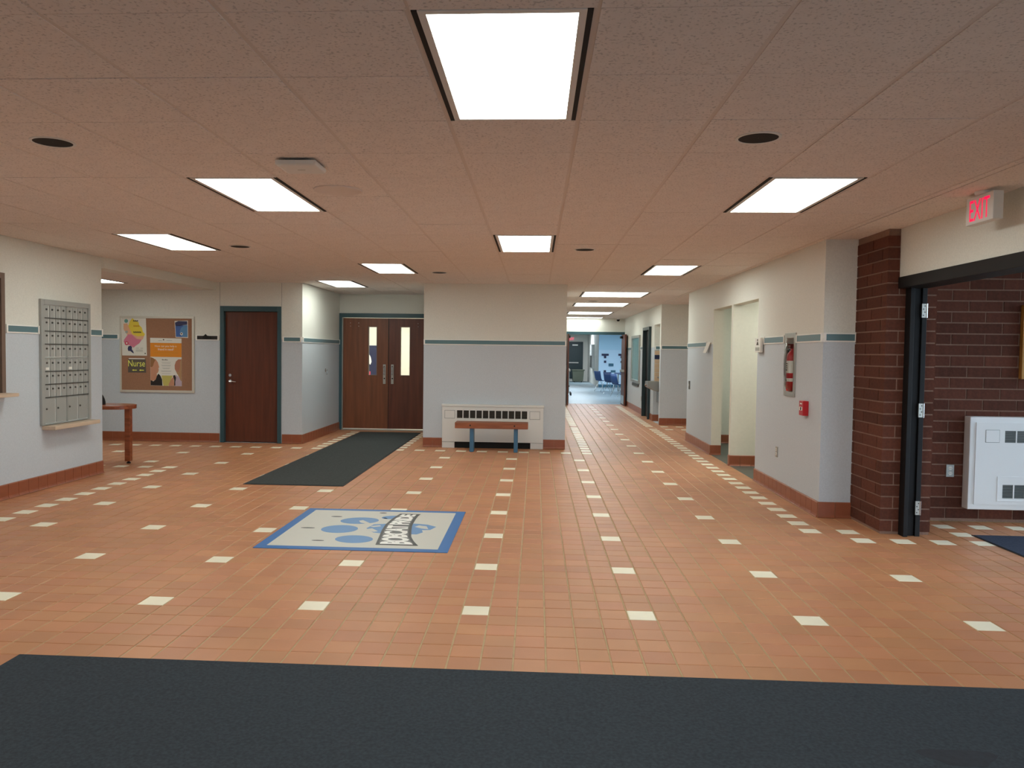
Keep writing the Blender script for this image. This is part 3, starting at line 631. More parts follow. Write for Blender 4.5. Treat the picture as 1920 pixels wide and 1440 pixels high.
for (x, y, rx, ry, r) in [(-1.915, 6.665, .075, .018, 0), (-1.71, 6.225, .062, .015, 0), (-1.79, 7.15, .062, .02, 0), (-1.405, 7.357, .042, .02, 0), (-1.345, 7.13, .02, .022, .8)]:
    MB().prism(ell(x, y, rx, ry, r, 14, lambda a: 1-.35*max(0, math.cos(a))), 'z', Z1, Z2).build('paw_claw', 'logo_dark', LG)
LE = [(6.13, -1.237), (6.4, -1.262), (6.63, -1.285), (6.87, -1.297), (7.1, -1.283), (7.22, -1.268), (7.336, -1.248)]
RE = [(6.13, -.90), (6.27, -.955), (6.42, -1.0), (6.657, -1.036), (6.853, -1.06), (7.1, -1.068), (7.25, -1.067), (7.34, -1.055)]
def interp(t, y):
    for (a, p), (b, q) in zip(t, t[1:]):
        if y <= b: return p+(q-p)*(max(y, a)-a)/(b-a)
    return t[-1][1]
ys = [6.13+k*(7.338-6.13)/24 for k in range(25)]
BN = MB().prism([(interp(LE, y), y) for y in ys]+[(interp(RE, y), y) for y in reversed(ys)], 'z', Z2, .0060).build('banner', 'logo_dark', LG)
MB().prism([(interp(LE, y)+.022, y) for y in ys[1:-1]]+[(interp(RE, y)-.024, y) for y in reversed(ys[1:-1])], 'z', .0060, .0063).build('banner_face', 'letter_grey', LG)
def bmap(u, v):
    y = 6.735+u; a, b = interp(LE, y)+.028, interp(RE, y)-.03
    return (b+(a-b)*(v+.5), y, .0066)
text_fit('BOBCAT PRIDE', 1.15, 1.0, lambda u, v: bmap(u, v)[:2]+(.0068,), .045).build('lettering', 'logo_white', LG)
# ------------------------------------------------------------------ left wall: window, mailboxes
WD = thing('window_2', 'office service window with brown jamb at the left edge', 'window', (XL, 6.8, 1.06), kind='structure')
mb = MB(); mb.box(XL-.17, XL+.012, 7.57, 7.625, 1.06, 2.245); mb.box(XL-.17, XL+.012, 5.985, 6.04, 1.06, 2.245); mb.box(XL-.17, XL+.012, 6.04, 7.57, 2.19, 2.245); mb.build('frame', 'jamb_wood', WD)
B(XL-.1, XL-.092, 6.04, 7.57, 1.06, 2.19).build('pane', 'glass', WD)
B(XL-.15, XL+.15, 5.95, 7.62, 1.028, 1.062).build('sill', 'ledge_wood', WD, bevel=.004)
MX = thing('mailbox_unit', 'grey aluminium wall mailbox bank with rows of small doors', 'mailboxes', (XL, 8.645, .685))
y0, y1, z0, z1 = 8.175, 9.11, .685, 2.03
mb = MB(); fr = .055
mb.box(XL, XL+.03, y0, y0+fr, z0, z1); mb.box(XL, XL+.03, y1-.04, y1, z0, z1); mb.box(XL, XL+.03, y0+fr, y1-.04, z1-.055, z1); mb.box(XL, XL+.03, y0+fr, y1-.04, z0, z0+.01)
mb.build('frame', 'mail_metal', MX, bevel=.003)
B(XL, XL+.006, y0+fr, y1-.04, z0+.01, z1-.055).build('back_panel', 'mail_gap', MX)
iy0, iy1 = y0+fr+.004, y1-.044; izt, izb = z1-.058, z0+.012
big = .275; rh = (izt-izb-big-.02)/7; cw = (iy1-iy0-.014)/8
dm = mesh_of(B(0, .012, -cw*.5+.008, cw*.5-.019, -rh/2+.006, rh/2-.006), 'mailbox_door', 'mail_metal')
dlm = mesh_of(MB().lathe([(.011, 0), (.011, .006), (.006, .007), (.006, .012)], (0, 0, 0), 'x', 10), 'lock', 'mail_dark')
bdm = mesh_of(B(0, .012, -cw+.008, cw-.018, -big/2+.006, big/2-.006), 'mailbox_door_large', 'mail_metal')
plate = mesh_of(B(0, .003, -.028, .028, -.014, .014), 'number_label', 'p_white')
for r in range(7):
    for c in range(8):
        yc = iy0+cw*(c+.5)+(.014 if c > 3 else 0); zc = izt-rh*(r+.5)-(.014 if r > 3 else 0)
        d = inst('mailbox_door', dm, (XL+.006, yc, zc), MX); WLOC[d.name] = Vector((XL+.006, yc, zc))
        inst('lock', dlm, (XL+.018, yc-.008, zc+.022), d)
        if r == 4 and c in (0, 4): inst('number_label', plate, (XL+.0182, yc, zc-.04), d)
for r in range(1, 8):
    zc = izt-rh*r-(.007 if r == 4 else .014 if r > 4 else 0)
    B(XL+.006, XL+.022, y0+fr, y1-.04, zc-.006, zc+.006).build('row_bar', 'mail_dark' if r != 4 else 'mail_metal', MX)
B(XL+.006, XL+.022, iy0+4*cw+.001, iy0+4*cw+.013, izb, izt).build('centre_bar', 'mail_metal', MX)
for c in range(4):
    yc = iy0+cw*(2*c+1)+(.014 if c > 1 else 0); zc = izb+big/2
    d = inst('mailbox_door', bdm, (XL+.006, yc, zc), MX); WLOC[d.name] = Vector((XL+.006, yc, zc)); inst('lock', dlm, (XL+.018, yc-.07, zc+.02), d)
o = B(XL, XL+.15, 8.21, 9.09, .635, .678).build('mail_shelf', 'ledge_wood', bevel=.004); tag(o, 'pale wooden ledge under the mailboxes', 'shelf')
# ------------------------------------------------------------------ cork board with posters
CB_ = thing('cork_board', 'framed cork bulletin board on the back wall', 'bulletin board', (-6.195, YB, .8))
x0, x1, z0, z1 = -6.82, -5.573, .8, 2.05
mb = MB(); f = .038
mb.box(x0, x1, YB-.025, YB, z1-f, z1); mb.box(x0, x1, YB-.025, YB, z0, z0+f); mb.box(x0, x0+f*.7, YB-.025, YB, z0+f, z1-f); mb.box(x1-f, x1, YB-.025, YB, z0+f, z1-f); mb.build('frame', 'frame_alu', CB_, bevel=.003)
B(x0+f*.7, x1-f, YB-.012, YB, z0+f, z1-f).build('cork_panel', 'cork', CB_)
YP = YB-.0125
def px(a, b):   # crop pixel of the board close-up -> wall position (x, z)
    u, v = 210+a*170/1440, 580+b*170/1440
    return (-6.815+(u-226)*(1.243/139), 2.045-(v-593)*(1.244/142.5))
def paper(name, label, cat, corners, m='paper'):
    pts = [px(*c) for c in corners]; cx = sum(p[0] for p in pts)/4; cz = min(p[1] for p in pts)
    t = thing(name, label, cat, (cx, YP, cz)); MB().prism(pts, 'y', YP-.0016, YP-.0006).build('sheet', m, t); return t
def pr(t, name, pts, m, lay=1): 
    d = YP-.0016-.0007*lay
    MB().prism([px(*p) for p in pts], 'y', d, d+.0005).build(name, m, t)
def ptxt(t, s, cx, cy, w_, h_, m, lay=3):
    X, Z = px(cx, cy); k = 170/1440*1.243/139
    text_fit(s, w_*k, h_*k, lambda u, v: (X+u, YP-.0016-.0007*lay, Z+v)).build('lettering', m, t)
def circ(cx, cy, r, n=16): return [(cx+r*math.cos(2*math.pi*k/n), cy+r*math.sin(2*math.pi*k/n)) for k in range(n)]
P1 = paper('poster', 'watercolour splash poster in yellow and pink on the cork board', 'poster', [(152, 128), (545, 128), (560, 735), (165, 735)])
pr(P1, 'yellow_splash', [(330, 140), (375, 180), (430, 205), (440, 250), (480, 290), (500, 360), (530, 390), (515, 430), (440, 450), (330, 430), (280, 380), (240, 330), (250, 280), (270, 250), (290, 190)], 'p_yellow', 1)
pr(P1, 'peach_splash', [(190, 230), (250, 225), (280, 300), (330, 400), (420, 430), (515, 420), (500, 470), (430, 510), (360, 510), (270, 440), (190, 320)], 'p_peach', 2)
pr(P1, 'pink_splash', [(200, 480), (260, 400), (320, 400), (400, 470), (480, 480), (440, 540), (380, 580), (350, 610), (290, 575), (240, 560), (190, 520)], 'p_pink', 3)
for (a, b, r, mm) in [(233, 187, 30, 'p_teal'), (238, 270, 26, 'p_peach'), (238, 362, 22, 'p_grey'), (238, 540, 32, 'p_red')]: pr(P1, 'badge', circ(a, b, r), mm, 4)
pr(P1, 'badge_centre', circ(240, 538, 13), 'p_white', 5)
for a0, n_, b_, mm in ((345, 5, 184, 'p_ink'), (350, 6, 265, 'p_gold'), (348, 8, 362, 'p_ink')):     # headings too blurred to read
    for q in range(n_):
        pr(P1, 'blurred_heading', [(a0+q*16, b_-12+(q % 2)*5), (a0+q*16+12, b_-12+(q % 2)*5), (a0+q*16+12, b_+12), (a0+q*16, b_+12)], mm, 5)
pr(P1, 'dark_figure', [(265, 590), (300, 578), (325, 600), (320, 635), (340, 660), (355, 700), (330, 690), (300, 665), (262, 660), (255, 625)], 'p_navy', 5)
for a, b, w_ in [(410, 617, 45), (478, 617, 45), (440, 645, 110), (440, 665, 110)]: pr(P1, 'text_line', [(a-w_/2, b-4), (a+w_/2, b-4), (a+w_/2, b+4), (a-w_/2, b+4)], 'p_grey', 4)
pr(P1, 'corner_logo', circ(533, 700, 10), 'p_ink', 4)
P2 = paper('nurse_sign', 'dark sign with yellow lettering Nurse and two arrows', 'sign', [(258, 790), (540, 790), (545, 1005), (258, 1005)], 'p_signgrey')
pr(P2, 'top_strip', [(270, 776), (525, 776), (525, 790), (270, 790)], 'p_white', 1)
ptxt(P2, 'Nurse', 395, 858, 268, 98, 'p_signyellow', 2)
for a in (360, 473): pr(P2, 'arrow', [(a-38, 966), (a-14, 952), (a-14, 960), (a+38, 960), (a+38, 972), (a-14, 972), (a-14, 980)], 'p_signyellow', 2)
P3 = paper('poster', 'orange headed poster about helping a friend with two people', 'poster', [(612, 450), (1110, 455), (1112, 1212), (615, 1208)])
pr(P3, 'orange_band', [(613, 528), (1110, 530), (1110, 752), (614, 750)], 'p_orange', 1)
ptxt(P3, 'How can you help a', 858, 583, 340, 34, 'p_white', 2); ptxt(P3, 'friend in need?', 860, 630, 250, 34, 'p_white', 2)
pr(P3, 'header_mark', circ(825, 478, 11), 'p_ink', 1); pr(P3, 'text_line', [(740, 490), (800, 490), (800, 496), (740, 496)], 'p_grey', 1); pr(P3, 'text_line', [(870, 487), (960, 487), (960, 493), (870, 493)], 'p_grey', 1)
pr(P3, 'text_line', [(665, 683), (1060, 683), (1060, 688), (665, 688)], 'p_gold', 2); pr(P3, 'text_line', [(760, 713), (950, 713), (950, 718), (760, 718)], 'p_gold', 2)
for q in range(6): pr(P3, 'blurred_heading', [(800+q*16, 786+(q % 3)*4), (811+q*16, 786+(q % 3)*4), (811+q*16, 804), (800+q*16, 804)], 'p_ink', 1)
for b, w_ in [(832, 150), (850, 130), (880, 150), (893, 140), (925, 130), (938, 100), (970, 170), (982, 150), (1015, 140)]: pr(P3, 'text_line', [(865-w_/2, b-2), (865+w_/2, b-2), (865+w_/2, b+3), (865-w_/2, b+3)], 'p_grey', 1)
pr(P3, 'lime_area', [(790, 1045), (970, 1045), (900, 1208), (820, 1208)], 'p_lime', 1)
pr(P3, 'face_print', [(616, 760), (700, 790), (735, 840), (745, 880), (755, 915), (742, 930), (748, 960), (735, 1000), (715, 1015), (720, 1060), (700, 1120), (617, 1140)], 'p_skin', 2)
pr(P3, 'hair_print', [(616, 755), (660, 770), (695, 800), (670, 850), (660, 890), (640, 915), (616, 910)], 'p_hair', 3)
pr(P3, 'shirt_print', [(617, 1120), (660, 1140), (700, 1110), (715, 1060), (740, 1015), (775, 1050), (800, 1110), (805, 1207), (617, 1205)], 'p_black', 3)
pr(P3, 'face_print', [(1110, 785), (1060, 785), (1020, 820), (1000, 880), (1002, 940), (1025, 985), (1040, 1020), (1111, 1060)], 'p_skin2', 2)
pr(P3, 'hair_print', [(1110, 780), (1085, 830), (1090, 900), (1065, 980), (1030, 985), (1060, 1050), (1100, 1130), (1111, 1130)], 'p_blond', 3)
pr(P3, 'shirt_print', [(1010, 1030), (1060, 1060), (1111, 1140), (1111, 1210), (1010, 1208)], 'p_lav', 2)
pr(P3, 'arm_print', [(985, 1050), (940, 1110), (905, 1180), (905, 1208), (995, 1208)], 'p_skin', 2)
pr(P3, 'strap_print', [(975, 1045), (1005, 1035), (1022, 1080), (1010, 1140), (1010, 1205), (992, 1205), (995, 1120)], 'p_black', 4)
P4 = paper('flyer', 'small tilted flyer with blue circle at the board corner', 'flyer', [(1000, 180), (1212, 170), (1215, 445), (1015, 440)])
pr(P4, 'dark_band', [(1008, 205), (1060, 180), (1200, 182), (1202, 235), (1130, 245), (1080, 262), (1012, 255)], 'p_navy', 1)
pr(P4, 'blue_field', [(1012, 258), (1204, 240), (1205, 432), (1022, 430)], 'p_blue', 1)
pr(P4, 'sky_disc', [(1204, 240), (1150, 250), (1105, 285), (1085, 340), (1090, 390), (1120, 430), (1205, 432)], 'p_sky', 2)
pr(P4, 'drop_mark', circ(1110, 382, 22), 'p_white', 3); pr(P4, 'drop_dot', circ(1110, 380, 11), 'p_black', 4)
# ------------------------------------------------------------------ single door
D2 = thing('door_2', 'dark wooden single door in a teal frame', 'door', (-4.64, YB, 0), kind='structure')
mb = MB()
for xa, xb in ((-5.147, -5.082), (-4.198, -4.133)): mb.box(xa, xb, YB-.015, YB+.12, 0, 2.225)
mb.box(-5.082, -4.198, YB-.015, YB+.12, 2.14, 2.225); mb.build('frame', 'teal_frame', D2, bevel=.003)
lf = B(-5.078, -4.202, YB+.05, YB+.095, .012, 2.136).build('leaf', 'door_wood_dark', D2)
hd = MB().lathe([(.028, 0), (.028, -.01), (.011, -.012), (.011, -.05)], (-5.0, YB+.05, 1.0), 'y', 16); hd.tube([(-5.0, YB, 1.0), (-4.95, YB-.005, 1.0), (-4.885, YB, .995)], .009, 8); hd.build('lever', 'chrome', lf, True)
MB().lathe([(.025, 0), (.024, -.012)], (-5.0, YB+.05, 1.1), 'y', 16).build('deadbolt', 'chrome', lf, True)
# ------------------------------------------------------------------ double doors
D3 = thing('door_3', 'pair of wooden doors with narrow windows at the recess', 'double doors', (-2.84, 15.2, 0), kind='structure')
mb = MB(); mb.box(-3.79, -3.74, 15.17, 15.34, 0, 2.245); mb.box(-1.91, -1.86, 15.17, 15.34, 0, 2.245); mb.box(-3.74, -1.91, 15.17, 15.34, 2.165, 2.245); mb.build('frame', 'teal_frame', D3, bevel=.003)
B(-3.738, -1.912, 15.16, 15.34, 0, .018).build('threshold', 'aluminium', D3)
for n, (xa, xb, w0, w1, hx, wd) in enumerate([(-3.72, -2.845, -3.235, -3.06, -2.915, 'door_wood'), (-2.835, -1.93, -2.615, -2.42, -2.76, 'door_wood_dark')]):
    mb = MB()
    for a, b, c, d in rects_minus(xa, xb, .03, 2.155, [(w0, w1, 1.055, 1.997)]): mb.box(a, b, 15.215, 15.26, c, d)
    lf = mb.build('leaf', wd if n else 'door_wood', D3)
    fb = MB(); e = .012
    fb.box(w0, w0+e, 15.208, 15.267, 1.055, 1.997); fb.box(w1-e, w1, 15.208, 15.267, 1.055, 1.997); fb.box(w0+e, w1-e, 15.208, 15.267, 1.055, 1.055+e); fb.box(w0+e, w1-e, 15.208, 15.267, 1.997-e, 1.997); fb.build('window_bead', 'jamb_wood', lf)
    B(w0+e, w1-e, 15.235, 15.24, 1.067, 1.985).build('pane', 'glass', lf)
    B(hx-.026, hx+.026, 15.2, 15.215, .895, 1.27).build('pull_plate', 'aluminium', lf, bevel=.004)
    MB().tube([(hx, 15.2, 1.24), (hx, 15.16, 1.22), (hx, 15.155, 1.15), (hx, 15.16, 1.09), (hx, 15.2, 1.07)], .011, 8).build('pull_handle', 'chrome', lf, True)
    MB().lathe([(.014, 0), (.013, -.006)], (hx, 15.2, 1.0), 'y', 12).build('lock_cylinder', 'black', lf, True)
    for q in ((-3.58, 2.06), (-3.58, 2.0), (-3.42, 2.06), (-3.42, 2.0)) if n == 0 else ((-2.27, 2.06), (-2.27, 2.0)):
        MB().lathe([(.006, 0), (.005, -.003)], (q[0], 15.215, q[1]), 'y', 8).build('bolt_head', 'chrome', lf, True)
B(-3.738, -3.722, 15.19, 15.25, 0, 2.165).build('edge_gasket', 'aluminium', D3)
B(-2.844, -2.836, 15.207, 15.262, .03, 2.155).build('astragal', 'black', D3)
t = thing('wall_pad', 'navy wall pad with painted white shape behind the door window', 'wall pad', (-4.6, 19, 0))
B(-6.3, -3.4, 18.93, 19, .1, 1.66).build('pad', 'navy', t, bevel=.01)
MB().prism([(-4.08, 1.52), (-4.02, 1.48), (-3.96, 1.38), (-3.94, 1.27), (-3.97, 1.2), (-4.02, 1.25), (-4.08, 1.28)], 'y', 18.922, 18.931).build('white_shape', 'p_white', t)
MB().prism([(-4.12, 1.04), (-3.965, 1.04), (-3.965, .85), (-4.12, .85)], 'y', 18.922, 18.931).build('red_shape', 'p_red', t)
t = thing('wall_hook', 'small chrome key fitting on the recess side wall', 'wall hook', (-3.79, 14.17, 1.15))
MB().lathe([(.03, 0), (.03, .008), (.014, .012), (.014, .035)], (-3.79, 14.17, 1.17), 'x', 14).build('rose', 'chrome', t, True)
MB().tube([(-3.76, 14.17, 1.17), (-3.755, 14.17, 1.12), (-3.76, 14.17, 1.09)], .008, 8).build('key', 'chrome', t, True)
# ------------------------------------------------------------------ long heater and bench
HT_ = thing('cabinet_heater', 'long low white cabinet heater behind the bench', 'heater', (-.685, 12.6, 0))
hx0, hx1, hy = -1.483, .122, 12.60
mb = MB()
for a, b, c, d in rects_minus(hx0, hx1, .1, .66, [(-1.255, -.125, .475, .6)]): mb.box(a, b, hy, 12.675, c, d)
mb.build('body', 'white_enamel', HT_)
B(hx0-.01, hx1+.01, hy-.012, 12.675, .66, .695).build('top_panel', 'white_enamel', HT_, bevel=.004)
for a, b in ((hx0, hx0+.2), (hx1-.2, hx1)): B(a, b, hy+.004, 12.675, 0, .094).build('foot', 'white_enamel', HT_, bevel=.003)
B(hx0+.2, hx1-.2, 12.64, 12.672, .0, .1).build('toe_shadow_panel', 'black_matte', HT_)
B(-1.255, -.125, 12.66, 12.672, .475, .6).build('grille_back', 'black_matte', HT_)
gw = 1.13/11
for k in range(11):
    xa = -1.255+k*gw
    gm = MB()
    for q in range(7): gm.box(xa+.009, xa+gw-.009, hy+.012, hy+.03, .482+q*.0165, .490+q*.0165)
    gm.build('grille', 'grille_dark', HT_)
for k in range(12): B(-1.255+k*gw-.008, -1.255+k*gw+.008, hy+.001, hy+.04, .475, .6).build('grille_bar', 'white_enamel', HT_)
for xa in (-1.44, -.09):
    B(xa-.005, xa+.16, hy-.001, hy, .47, .6).build('access_gap', 'grille_grey', HT_); B(xa, xa+.155, hy-.0035, hy, .475, .595).build('access_door', 'white_enamel', HT_, bevel=.003)
BE = thing('bench', 'small wooden plank bench on two blue legs', 'bench', (-.67, 12.25, 0))
B(-1.228, -.112, 12.08, 12.37, .362, .452).build('seat', 'bench_wood', BE, bevel=.006)
for xc in (-.972, -.298):
    lg = MB(); lg.box(xc-.03, xc+.03, 12.12, 12.33, .0, .362); lg.build('leg', 'bench_blue', BE, bevel=.006)
    MB().lathe([(.012, 0), (.011, -.003)], (xc-.02, 12.08, .41), 'y', 10).build('plug', 'black', BE, True)
# ------------------------------------------------------------------ alcove table
TB = thing('table', 'brown wooden table with rounded end in the alcove', 'table', (-5.95, 10.25, 0))
pts = [(-6.75, 9.98), (-5.55, 9.98)]+[(-5.55+.26*math.sin(a), 10.24-.26*math.cos(a)) for a in [k*math.pi/14 for k in range(1, 14)]]+[(-5.55, 10.5), (-6.75, 10.5)]
MB().prism(pts, 'z', .722, .772).build('table_top', 'table_wood', TB, bevel=.006)
for x, y in ((-5.362, 10.215), (-6.65, 10.06), (-6.65, 10.42)):
    lg = B(x-.036, x+.036, y-.036, y+.036, .03, .722).build('leg', 'table_wood', TB, bevel=.004)
    MB().lathe([(.016, .03), (.016, .018), (.026, .012), (.026, 0)], (x, y, 0), n=14).build('glide', 'black', lg, True)
t = thing('tote_bag', 'black rounded bag on the alcove table, half hidden by the wall', 'bag', (-5.87, 10.2, .772))
mb = MB(); rings = []
for k in range(9):
    a = k/8*math.pi/2; s = math.cos(a*.97); rings.append([(-5.87+.19*s*math.cos(q)*(1 if True else 0), 10.22+.11*s*math.sin(q), .773+.2*math.sin(a)) for q in [j*math.pi/10 for j in range(20)]])
mb.loft(rings).build('body', 'black', t, True)
# ------------------------------------------------------------------ right wall fittings
FC = thing('extinguisher_cabinet', 'recessed fire extinguisher cabinet with clear bubble cover', 'fire cabinet', (XR, 8.6, 1.1))
y0, y1, z0, z1 = 8.42, 8.78, 1.095, 1.765
mb = MB()
for a, b, c, d in rects_minus(y0, y1, z0, z1, [(8.475, 8.725, 1.145, 1.715)]): mb.box(XR-.012, XR, a, b, c, d)
mb.build('frame', 'aluminium', FC, bevel=.002)
mb = MB()
mb.box(XR+.125, XR+.13, 8.472, 8.728, 1.142, 1.718); mb.box(XR-.005, XR+.125, 8.472, 8.478, 1.142, 1.718); mb.box(XR-.005, XR+.125, 8.722, 8.728, 1.142, 1.718); mb.box(XR-.005, XR+.125, 8.478, 8.722, 1.142, 1.148); mb.box(XR-.005, XR+.125, 8.478, 8.722, 1.712, 1.718)
mb.build('tub', 'white_enamel', FC)
rings = []
for k in range(11):
    z = 1.15+k*.056; s = math.sin(math.pi*(k+.0)/10)**.45 if 0 < k < 10 else .0
    rings.append([(XR-.013-.05*s*math.sin(math.pi*q/10)**.6 if 0 < q < 10 else XR-.013, 8.478+.0244*q, z) for q in range(11)])
gb = MB().loft(rings, cap=False, close=False).build('bubble_cover', 'glass', FC, True)
EX = thing('fire_extinguisher', 'red fire extinguisher inside the wall cabinet', 'fire extinguisher', (XR+.05, 8.6, 1.15))
MB().lathe([(.05, 0), (.056, .01), (.056, .36), (.045, .4), (.02, .425), (.018, .45)], (XR+.028, 8.635, 1.152), n=24).build('cylinder', 'red', EX, True)
MB().lathe([(.0568, .19), (.0568, .32)], (XR+.028, 8.635, 1.152), n=24, cap=False).build('label_wrap', 'p_white', EX, True)
MB().lathe([(.0571, .10), (.0571, .135)], (XR+.028, 8.635, 1.152), n=24, cap=False).build('white_band', 'p_white', EX, True)
mb = MB()
for q in range(4): mb.box(XR-.0305, XR-.0292, 8.61, 8.655-(q % 2)*.015, 1.37+q*.022, 1.38+q*.022)
mb.build('label_print', 'p_black', EX)
MB().prism([(8.62, 1.255), (8.65, 1.255), (8.635, 1.285)], 'x', XR-.0306, XR-.0292).build('green_mark', 'p_green', EX)
mb = MB(); mb.box(XR, XR+.06, 8.62, 8.65, 1.6, 1.64); mb.box(XR-.02, XR+.04, 8.625, 8.645, 1.635, 1.65); mb.box(XR-.02, XR+.03, 8.625, 8.645, 1.605, 1.615); mb.build('valve_handle', 'dark_red', EX, bevel=.003)
MB().tube([(XR+.03, 8.65, 1.6), (XR, 8.69, 1.58), (XR+.02, 8.705, 1.45), (XR+.02, 8.70, 1.3)], .011, 8).build('hose', 'black', EX, True)
t = thing('fire_alarm_pull', 'small red fire alarm pull station on the right wall', 'fire alarm', (XR, 8.06, .93))
B(XR-.055, XR, 8.0, 8.12, .935, 1.08).build('housing', 'red', t, bevel=.004)
B(XR-.058, XR-.054, 8.02, 8.10, .985, 1.02).build('pull_bar', 'p_white', t)
B(XR-.0592, XR-.058, 8.045, 8.075, .988, 1.017).build('black_mark', 'p_black', t); B(XR-.0562, XR-.0548, 8.03, 8.09, 1.045, 1.058).build('white_mark', 'p_white', t)
def outlet(name, label, axis, pos, u, z, sgn, m='aluminium', h=.115, w_=.072, kind='outlet'):
    loc = (pos, u, z) if axis == 'x' else (u, pos, z)
    t = thing(name, label, kind, loc)
    bx = (lambda d0, d1, p, q, z0, z1: B(min(pos+sgn*d0, pos+sgn*d1), max(pos+sgn*d0, pos+sgn*d1), p, q, z0, z1)) if axis == 'x' else (lambda d0, d1, p, q, z0, z1: B(p, q, min(pos+sgn*d0, pos+sgn*d1), max(pos+sgn*d0, pos+sgn*d1), z0, z1))
    bx(0, .008, u-w_/2, u+w_/2, z-h/2, z+h/2).build('cover_plate', m, t, bevel=.002)
    for dz in (-.024, .024):
        r = MB().lathe([(.017, 0), (.016, sgn*.004)], (pos+sgn*.008, u, z+dz) if axis == 'x' else (u, pos+sgn*.008, z+dz), axis, 14).build('socket', 'p_white', t, True)
        for s2 in (-.006, .006): bx(.0118, .0128, u+s2-.0015, u+s2+.0015, z+dz-.004, z+dz+.006).build('slot', 'black', r)
outlet('wall_outlet', 'metal wall outlet low on the white right wall', 'x', XR, 8.985, .46, -1)
outlet('wall_outlet', 'metal outlet on the brick wall beside the heater', 'y', 7.65, 3.87, .47, -1)
outlet('wall_outlet', 'tiny outlet under the corridor display case', 'x', XR, 20.48, .4, -1)
t = thing('wall_switch', 'narrow dark switch plate past the restroom openings', 'switch', (XR, 14.12, 1.0))
B(XR-.01, XR, 14.07, 14.17, .925, 1.07).build('cover_plate', 'mail_dark', t, bevel=.002); B(XR-.016, XR-.01, 14.105, 14.135, .975, 1.02).build('rocker', 'p_grey', t)
t = thing('restroom_sign', 'white restroom sign beside the nearer opening', 'sign', (XR, 9.70, 1.56))
B(XR-.045, XR-.012, 9.60, 9.83, 1.562, 1.735).build('plate', 'p_white', t, bevel=.003)
mb = MB(); mb.add([(XR-.0456, 9.715+.022*math.cos(k*math.pi/6), 1.708+.014*math.sin(k*math.pi/6)) for k in range(12)], [tuple(range(12))])
mb.add([(XR-.0456, y, z) for y, z in ((9.70, 1.69), (9.73, 1.69), (9.765, 1.648), (9.665, 1.648))], [(0, 1, 2, 3)]); mb.build('pictogram', 'p_ink', t)
B(XR-.0458, XR-.045, 9.625, 9.805, 1.58, 1.622).build('grey_panel', 'p_grey', t)
t = thing('restroom_sign', 'white sign hanging crooked beside the farther restroom opening', 'sign', (XR, 12.6, 1.55))
MB().loft([[(XR-.012, 12.45, 1.72), (XR-.012, 12.66, 1.73), (XR-.02, 12.66, 1.73), (XR-.02, 12.45, 1.72)], [(XR-.05, 12.56, 1.555), (XR-.05, 12.77, 1.56), (XR-.06, 12.77, 1.56), (XR-.06, 12.56, 1.555)]]).build('plate', 'p_white', t)
# ------------------------------------------------------------------ vestibule heater, picture
VH = thing('wall_heater', 'white wall heater with vent grilles on the brick wall', 'heater', (4.8, 7.6, .13))
vx0, vx1, vz0, vz1, vy = 3.985, 5.6, .13, .985, 7.545
k = 1.0128
up = [(4.29+n*.107, 4.29+n*.107+.096, .752, .862) for n in range(10)]; lo = [(4.285+n*.105, 4.285+n*.105+.093, .24, .365) for n in range(10)]
B(vx0, vx1, vy, 7.65, vz0, vz1).build('body', 'heater_white', VH, bevel=.006)
mb = MB()
for a, b, c, d in rects_minus(vx0+.05, vx1-.05, vz0+.05, vz1-.05, [q for q in up+lo]): mb.box(a, b, vy-.012, vy+.001, c, d)
mb.build('front_panel', 'heater_white', VH)
mb = MB(); mb.box(4.235, 5.5, vy-.0165, vy-.012, .212, .222); mb.box(4.235, 5.5, vy-.0165, vy-.012, .432, .442); mb.box(4.235, 4.245, vy-.0165, vy-.012, .222, .432); mb.build('lower_surround', 'heater_white', VH)
B(4.117, 4.243, vy-.0128, vy-.0115, .752, .868).build('access_gap', 'grille_grey', VH); B(4.12, 4.24, vy-.016, vy-.0115, .755, .865).build('access_door', 'heater_white', VH, bevel=.006)
for a, b, c, d in up+lo:
    gm = MB(); gm.box(a, b, vy-.002, vy-.0005, c, d); gm.build('vent_back', 'black_matte', VH)
    gm = MB(); n = 9
    for q in range(n): z = c+(q+.5)*(d-c)/n; gm.box(a, b, vy-.010, vy-.003, z-.0036, z+.0036)
    gm.build('vent_louvre', 'grille_grey', VH)
t = thing('framed_picture', 'wooden framed picture at the right edge above the heater', 'picture', (4.95, 7.65, 1.335))
mb = MB(); mb.box(4.455, 4.50, 7.60, 7.65, 1.335, 2.015); mb.box(5.4, 5.445, 7.60, 7.65, 1.335, 2.015); mb.box(4.5, 5.4, 7.60, 7.65, 1.335, 1.38); mb.box(4.5, 5.4, 7.60, 7.65, 1.97, 2.015); mb.build('frame', 'picture_wood', t, bevel=.004)
B(4.5, 5.4, 7.62, 7.65, 1.38, 1.97).build('picture', 'p_grey', t)
